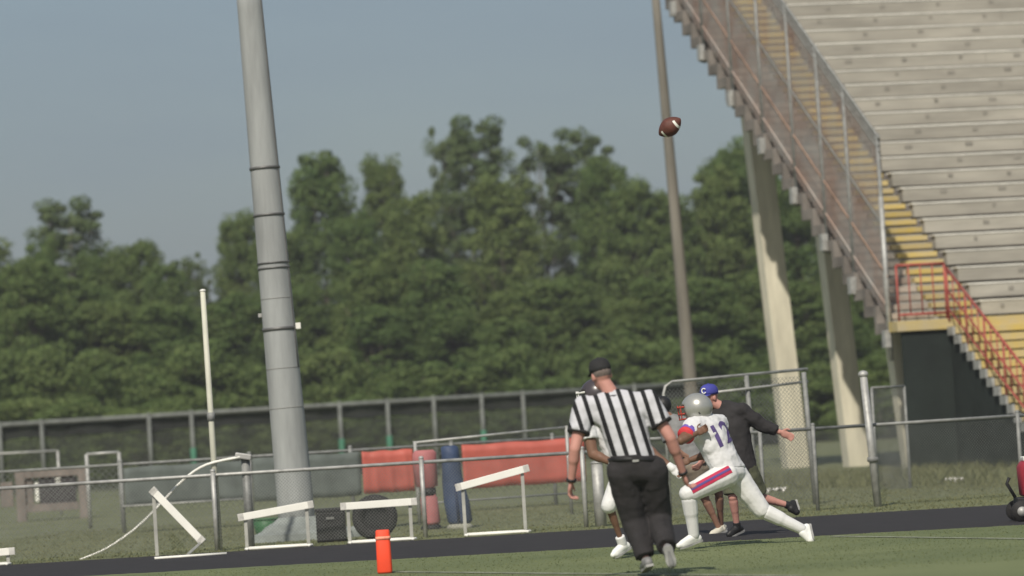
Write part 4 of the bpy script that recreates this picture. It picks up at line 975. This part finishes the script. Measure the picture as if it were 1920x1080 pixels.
def number(P, text, m, cen, right, up, size, nrm, target):
    """raised digits draped on the back of a jersey: a text mesh projected onto the cloth"""
    cu = bpy.data.curves.new('n', 'FONT'); cu.body = text; cu.size = size; cu.align_x = 'CENTER'; cu.align_y = 'CENTER'; cu.offset = size * .025; cu.fill_mode = 'FRONT'; cu.resolution_u = 3
    o = bpy.data.objects.new('n', cu); COL.objects.link(o); bpy.context.view_layer.update()
    me = bpy.data.meshes.new_from_object(o.evaluated_get(bpy.context.evaluated_depsgraph_get())); bpy.data.objects.remove(o)
    bm = bmesh.new(); bm.from_mesh(me); bmesh.ops.subdivide_edges(bm, edges=bm.edges[:], cuts=3, use_grid_fill=True); bmesh.ops.triangulate(bm, faces=bm.faces[:])
    from mathutils.bvhtree import BVHTree
    tv = [v.co for v in target.data.vertices]; bv = BVHTree.FromPolygons(tv, [tuple(p.vertices) for p in target.data.polygons])
    for v in bm.verts:
        w_ = cen + right * v.co.x + up * v.co.y + nrm * .4; h = bv.ray_cast(w_, -nrm); v.co = (h[0] + nrm * .004) if h[0] else cen + right * v.co.x + up * v.co.y
    bm.to_mesh(me); bm.free(); me.materials.clear(); me.materials.append(m)
    ob = bpy.data.objects.new('number', me); COL.objects.link(ob); ob.parent = P.e; ob.matrix_parent_inverse = P.e.matrix_world.inverted(); return ob

# ---------------------------------------------------------------- referee (seen from behind)
P = Person('referee in black and white striped shirt, black trousers and black cap, seen from behind', 34.8, dict(
    head=(1127, 703, .08), shL=(1096, 763, .03), shR=(1214, 753, .03), elL=(1078, 842, -.05), wrL=(1071, 902, .03), elR=(1258, 822, -.03), wrR=(1281, 888, .10),
    hipL=(1168, 884, -.02), hipR=(1222, 884, -.02), knL=(1188, 972, .10), anL=(1212, 1050, -.05), toeL=(1206, 1070, .17), knR=(1234, 970, .16), anR=(1252, 1030, -.20), toeR=(1262, 1068, -.24)), 1.04)
b = MB(); P.torso(b, -.012, -.16, 1.13); P.head(b, (-.35, .9, -.12), P.spine * .6 + V3((0, 0, .4)))
for sd2, hint in (('L', (.2, 1, 0)), ('R', (-.2, 1, 0))): P.arm(b, sd2); P.hand(b, sd2, hint, .75, 1.12); P.leg(b, sd2, -.01)
body = remesh(b, 'body', m_skin, P.e, .0075, 3); P.eyes(body)
m_ref = stripe_mat('referee_stripes', (.54, .54, .57), (.016, .016, .018), .62)
b = MB(); P.torso(b, .020, -.02, 1.05, 1.1)
for sd2 in 'LR': P.arm(b, sd2, .024, .60, (.072, .066, .05, .04))
sh = remesh(b, 'shirt', m_ref, P.e, .011, 3)
ce, sp_, ws = NPV(P.pel), NPV(P.spine), NPV((P.wS - P.spine * P.wS.dot(P.spine)).normalized())
def fstripe(co):
    d = co - ce; u = d @ ws; h = d @ sp_
    return (u / .094 + 100.31)
attr_stripes(sh, fstripe)
for sd2 in 'LR': cuff(P, sd2, .60, .0935, m_black)
b = MB(); nb = P.chest + P.spine * .06; b.sweep([nb + (P.wS * math.cos(t) * .085 + P.spine.cross(P.wS) * math.sin(t) * .075) for t in np.linspace(0, 2 * math.pi, 17)], .015, 6); b.build('collar', m_black, P.e, True)
b = MB(); P.torso(b, .030, -.16, .22, 1.1)
for sd2 in 'LR': P.leg(b, sd2, .026, 1.92, (.108, .082, .070, .054))
remesh(b, 'trousers', m_black, P.e, .012, 4)
b = MB(); q = P.pel + P.spine * (P.chest - P.pel).length * .16; dv = P.spine.cross(P.wH).normalized(); rg = [ell_ring(q + P.spine * z, P.wH, dv, 0.212, .168) for z in (-.018, .018)]; b.loft(rg); bl = b.build('belt', m_shoe_k, P.e, True)
b = MB(); b.box(q - V3((0, .172, 0)) + V3((.01, 0, 0)), (.05, .01, .018)); b.build('belt_tag', galv, bl)
for sd2 in 'LR': P.shoe(sd2, m_shoe_g, m_sole)
b = MB(); b.ellipsoid(P.J['head'] + P.hu * .018 - P.hf * .016, (P.hr * .0815, P.hf * .099, P.hu * .075)); b.build('hair', mat('grey_hair', (.16, .13, .115), .9, .3, 40), P.e, True)
cap(P, mat('black_cap', (.030, .030, .031), .9, .2, 9))
wristband(P, 'L', m_shoe_k, 'watch_strap', .01, .040, .022); wristband(P, 'R', m_shoe_k, 'wristband', .01, .038, .022)
# ---------------------------------------------------------------- running player in white
Q = Person('football player in white uniform and silver helmet sprinting to the left, number 12', 41.5, dict(
    head=(1307, 768, .02), shL=(1300, 802, -.12), shR=(1346, 796, .16), elL=(1277, 826, -.30), wrL=(1304, 813, -.24), elR=(1330, 850, .30), wrR=(1296, 862, .34),
    hipL=(1362, 890, -.07), hipR=(1378, 890, .09), knL=(1291, 926, -.20), anL=(1301, 1003, -.12), toeL=(1268, 1027, -.20), knR=(1428, 956, .10), anR=(1503, 992, .12), toeR=(1522, 1022, .08)), 1.0)
b = MB(); Q.torso(b, -.012, -.16, 1.13); Q.head(b, (-.86, .42, -.10), V3((-.25, .1, 1)))
for sd2, hint in (('L', (0, .3, 1)), ('R', (0, .3, 1))): Q.arm(b, sd2); Q.hand(b, sd2, hint, .9, 1.0); Q.leg(b, sd2, -.012)
body = remesh(b, 'body', m_skinb, Q.e, .0075, 3); Q.eyes(body)
b = MB(); Q.torso(b, .022, .0, 1.05, 1.05, .04)
for sd2 in 'LR': Q.arm(b, sd2, .02, .55, (.075, .056, .05, .04))
jr = remesh(b, 'jersey', m_white, Q.e, .010, 4)
m_rb = mat('red_sleeve', (.62, .05, .06), .7, .1, 8); m_rbb = mat('blue_band', (.16, .10, .42), .7, .1, 8)
for sd2 in 'LR':
    cuff(Q, sd2, .40, .090, m_rbb, 'sleeve_band', .05); cuff(Q, sd2, .56, .086, m_rb, 'sleeve_band', .05)
b = MB(); Q.torso(b, .018, -.16, .06, 1.05)
for sd2 in 'LR': Q.leg(b, sd2, .012, 1.12, (.118, .078, .062, .050))
pn = remesh(b, 'pants', m_pants, Q.e, .009, 4)
b = MB()
for sd2 in 'LR': pass
for sd2 in 'LR':
    b = MB(); Q.leg(b, sd2, .010, 2.0, (.088, .066, .066, .044), f0=1.02); remesh(b, 'sock', m_pants, Q.e, .008, 3); Q.shoe(sd2, m_shoe_w, m_sole, hi=True)
# side stripe on the near thigh
def thigh_stripe(Pn, side, wd, m, tgt, lift, off=V3((0, 0, 0)), t0=-.05, t1=.97):
    from mathutils.bvhtree import BVHTree
    bv = BVHTree.FromPolygons([v.co for v in tgt.data.vertices], [tuple(p.vertices) for p in tgt.data.polygons])
    a, k_ = Pn.J['hip' + side], Pn.J['kn' + side]; d = (k_ - a).normalized(); outv = V3((-.35, -1, .15)); outv = (outv - d * outv.dot(d)).normalized(); sv = d.cross(outv).normalized(); b = MB(); vs = []; n, m_ = 20, 5
    for i in range(n + 1):
        for j in range(m_ + 1):
            t = t0 + (t1 - t0) * i / n; p = a + (k_ - a) * t + sv * wd * (j / m_ - .5) + off + outv * .3; h = bv.ray_cast(p, -outv)
            vs.append((h[0] + outv * lift) if h[0] else p - outv * .2)
    b.add(vs, [(i * (m_ + 1) + j, i * (m_ + 1) + j + 1, (i + 1) * (m_ + 1) + j + 1, (i + 1) * (m_ + 1) + j) for i in range(n) for j in range(m_)]); return b.build('leg_stripe', m, Pn.e, True)
thigh_stripe(Q, 'L', .082, mat('red_stripe', (.48, .03, .08), .7, .1, 8), pn, .004); thigh_stripe(Q, 'L', .024, mat('blue_stripe', (.09, .06, .22), .7, .1, 8), pn, .007)
helmet(Q, None, None, mat('silver_helmet', (.42, .42, .39), .28, .06, 5, metal=.45, spec=.6), mat('red_mask', (.45, .06, .04), .5, .1, 5), 1.02)
bk = V3((.45, -.85, .1)); sp2 = Q.spine; bk = (bk - sp2 * bk.dot(sp2)).normalized(); rt = sp2.cross(bk).normalized()
rt = rt if rt.dot(RIGHT) > 0 else -rt
number(Q, '12', mat('number_print', (.10, .07, .20), .7, .2, 10), Q.pel + sp2 * (Q.chest - Q.pel).length * .72 + rt * .045, rt, sp2, .31, bk, jr)
# ---------------------------------------------------------------- man in black jacket
Q = Person('man in black jacket and blue cap running behind the white player, arm stretched right', 45.0, dict(
    head=(1330, 745, 0), shL=(1338, 780, .08), shR=(1390, 772, -.04), elL=(1335, 830, .15), wrL=(1318, 860, .0), elR=(1428, 796, -.05), wrR=(1462, 810, -.08),
    hipL=(1372, 878, .06), hipR=(1400, 878, -.03), knL=(1374, 932, .0), anL=(1382, 987, .10), toeL=(1362, 1006, .02), knR=(1424, 932, .05), anR=(1480, 948, .12), toeR=(1496, 966, .10)), .98)
b = MB(); Q.torso(b, -.012, -.16, 1.13); Q.head(b, (-.75, -.62, -.05))
for sd2 in 'LR': Q.arm(b, sd2); Q.hand(b, sd2, (0, -.2, 1), .5, 1.1); Q.leg(b, sd2, -.004)
body = remesh(b, 'body', m_skin, Q.e, .008, 3); Q.eyes(body)
b = MB(); Q.torso(b, .035, -.08, 1.05, 1.15)
for sd2 in 'LR': Q.arm(b, sd2, .022, 1.85, (.070, .056, .046, .034))
remesh(b, 'jacket', m_black, Q.e, .011, 3)
b = MB(); Q.torso(b, .022, -.16, .1, 1.0)
for sd2 in 'LR': Q.leg(b, sd2, .024, .92, (.094, .076, .06, .05))
remesh(b, 'shorts', mat('olive_cloth', (.085, .09, .055), .9, .15, 8), Q.e, .011, 3)
for sd2 in 'LR': Q.shoe(sd2, m_shoe_k, m_sole, hi=True)
cap(Q, mat('blue_cap', (.055, .06, .30), .8, .12, 9), logo=-.4)
# ---------------------------------------------------------------- person hidden between referee and player
Q = Person('person in grey shirt and khaki shorts, mostly hidden between the referee and the white player', 46.6, dict(
    head=(1240, 765, 0), shL=(1244, 797, -.08), shR=(1284, 795, .10), elL=(1262, 845, -.15), wrL=(1296, 858, -.12), elR=(1300, 838, .2), wrR=(1285, 870, .3),
    hipL=(1300, 880, -.08), hipR=(1322, 878, .06), knL=(1322, 935, -.05), anL=(1348, 990, .05), toeL=(1330, 1006, -.03), knR=(1348, 925, .1), anR=(1352, 985, .3), toeR=(1338, 1000, .25)), .95)
b = MB(); Q.torso(b, -.012, -.16, 1.13); Q.head(b, (-.8, .3, -.1))
for sd2 in 'LR': Q.arm(b, sd2); Q.hand(b, sd2, (0, .2, 1), .6, 1.05); Q.leg(b, sd2, -.004)
m_tan = mat('skin_tan', (.30, .165, .115), .6, .08, 8)
body = remesh(b, 'body', m_tan, Q.e, .008, 3); Q.eyes(body)
b = MB(); b.ellipsoid(Q.J['head'] + Q.hu * .03 - Q.hf * .022, (Q.hr * .086, Q.hf * .098, Q.hu * .10)); b.build('hair', m_shoe_k, Q.e, True)
b = MB(); Q.torso(b, .022, .0, 1.05, 1.05)
for sd2 in 'LR': Q.arm(b, sd2, .02, .6, (.066, .054, .05, .04))
remesh(b, 'shirt', mat('grey_shirt', (.24, .24, .235), .9, .1, 8, bump=.3, bscale=8), Q.e, .011, 3)
b = MB(); Q.torso(b, .02, -.16, .12, 1.0)
for sd2 in 'LR': Q.leg(b, sd2, .024, .9, (.092, .076, .06, .05))
remesh(b, 'shorts', mat('khaki_cloth', (.20, .165, .125), .9, .12, 8), Q.e, .011, 3)
for sd2 in 'LR': Q.shoe(sd2, mat('cream_shoe', (.60, .57, .47), .6, .1, 9), m_sole)
# ---------------------------------------------------------------- second player behind the referee
Q = Person('football player in white jersey mostly hidden behind the referee, one white shoe showing', 40.0, dict(
    head=(1119, 741, .0), shL=(1098, 783, -.10), shR=(1150, 778, .12), elL=(1112, 852, -.16), wrL=(1150, 868, -.3), elR=(1205, 835, .1), wrR=(1258, 876, .0),
    hipL=(1170, 885, -.08), hipR=(1190, 885, .08), knL=(1142, 948, -.18), anL=(1167, 1020, -.05), toeL=(1146, 1045, -.14), knR=(1216, 955, .1), anR=(1206, 1000, .36), toeR=(1222, 1015, .38)), .98)
b = MB(); Q.torso(b, -.012, -.16, 1.13); Q.head(b, (-.92, .25, -.1))
for sd2 in 'LR': Q.arm(b, sd2, 0, 2.0, (.066, .052, .048, .034)); Q.hand(b, sd2, (0, .3, 1), .6, 1.05); Q.leg(b, sd2, -.012)
body = remesh(b, 'body', m_skinb, Q.e, .008, 3); Q.eyes(body)
b = MB(); Q.torso(b, .022, .0, 1.05, 1.05, .04)
for sd2 in 'LR': Q.arm(b, sd2, .02, .6, (.075, .056, .05, .04))
remesh(b, 'jersey', m_white, Q.e, .010, 4)
b = MB(); Q.torso(b, .018, -.16, .06, 1.05)
for sd2 in 'LR': Q.leg(b, sd2, .012, 1.05, (.100, .068, .058, .05))
remesh(b, 'pants', m_pants, Q.e, .009, 4)
for sd2 in 'LR':
    b = MB(); Q.leg(b, sd2, .010, 2.0, f0=1.80); remesh(b, 'sock', m_pants, Q.e, .008, 3); Q.shoe(sd2, m_shoe_w, m_sole)
    b = MB(); d = (Q.J['wr' + sd2] - Q.J['el' + sd2]).normalized(); b.capsule(Q.J['wr' + sd2] - d * .03, Q.J['wr' + sd2] + d * .02, .036, .040); Q.hand(b, sd2, (0, .3, 1), .6, 1.14); remesh(b, 'glove', m_pants, Q.e, .007, 2)
helmet(Q, None, None, mat('dark_helmet', (.06, .05, .055), .3, .1, 5, spec=.6), mat('white_mask', (.78, .78, .74), .4, .05, 5), 1.0)

# ================================================================== HAZE
b = MB(); b.box((0, 585, 9.0), (1850, 1330, 21.0)); hz = b.build('haze', None)
m = bpy.data.materials.new('haze_air'); m.use_nodes = True; t = m.node_tree; t.nodes.clear()
o_ = t.nodes.new('ShaderNodeOutputMaterial'); pv = t.nodes.new('ShaderNodeVolumePrincipled'); pv.inputs['Density'].default_value = .00038; pv.inputs['Color'].default_value = (.93, .95, 1.0, 1); pv.inputs['Anisotropy'].default_value = 0.0
t.links.new(pv.outputs['Volume'], o_.inputs['Volume']); hz.data.materials.append(m)
setp(hz, 'thin pale summer haze in the air', 'haze', kind='stuff')
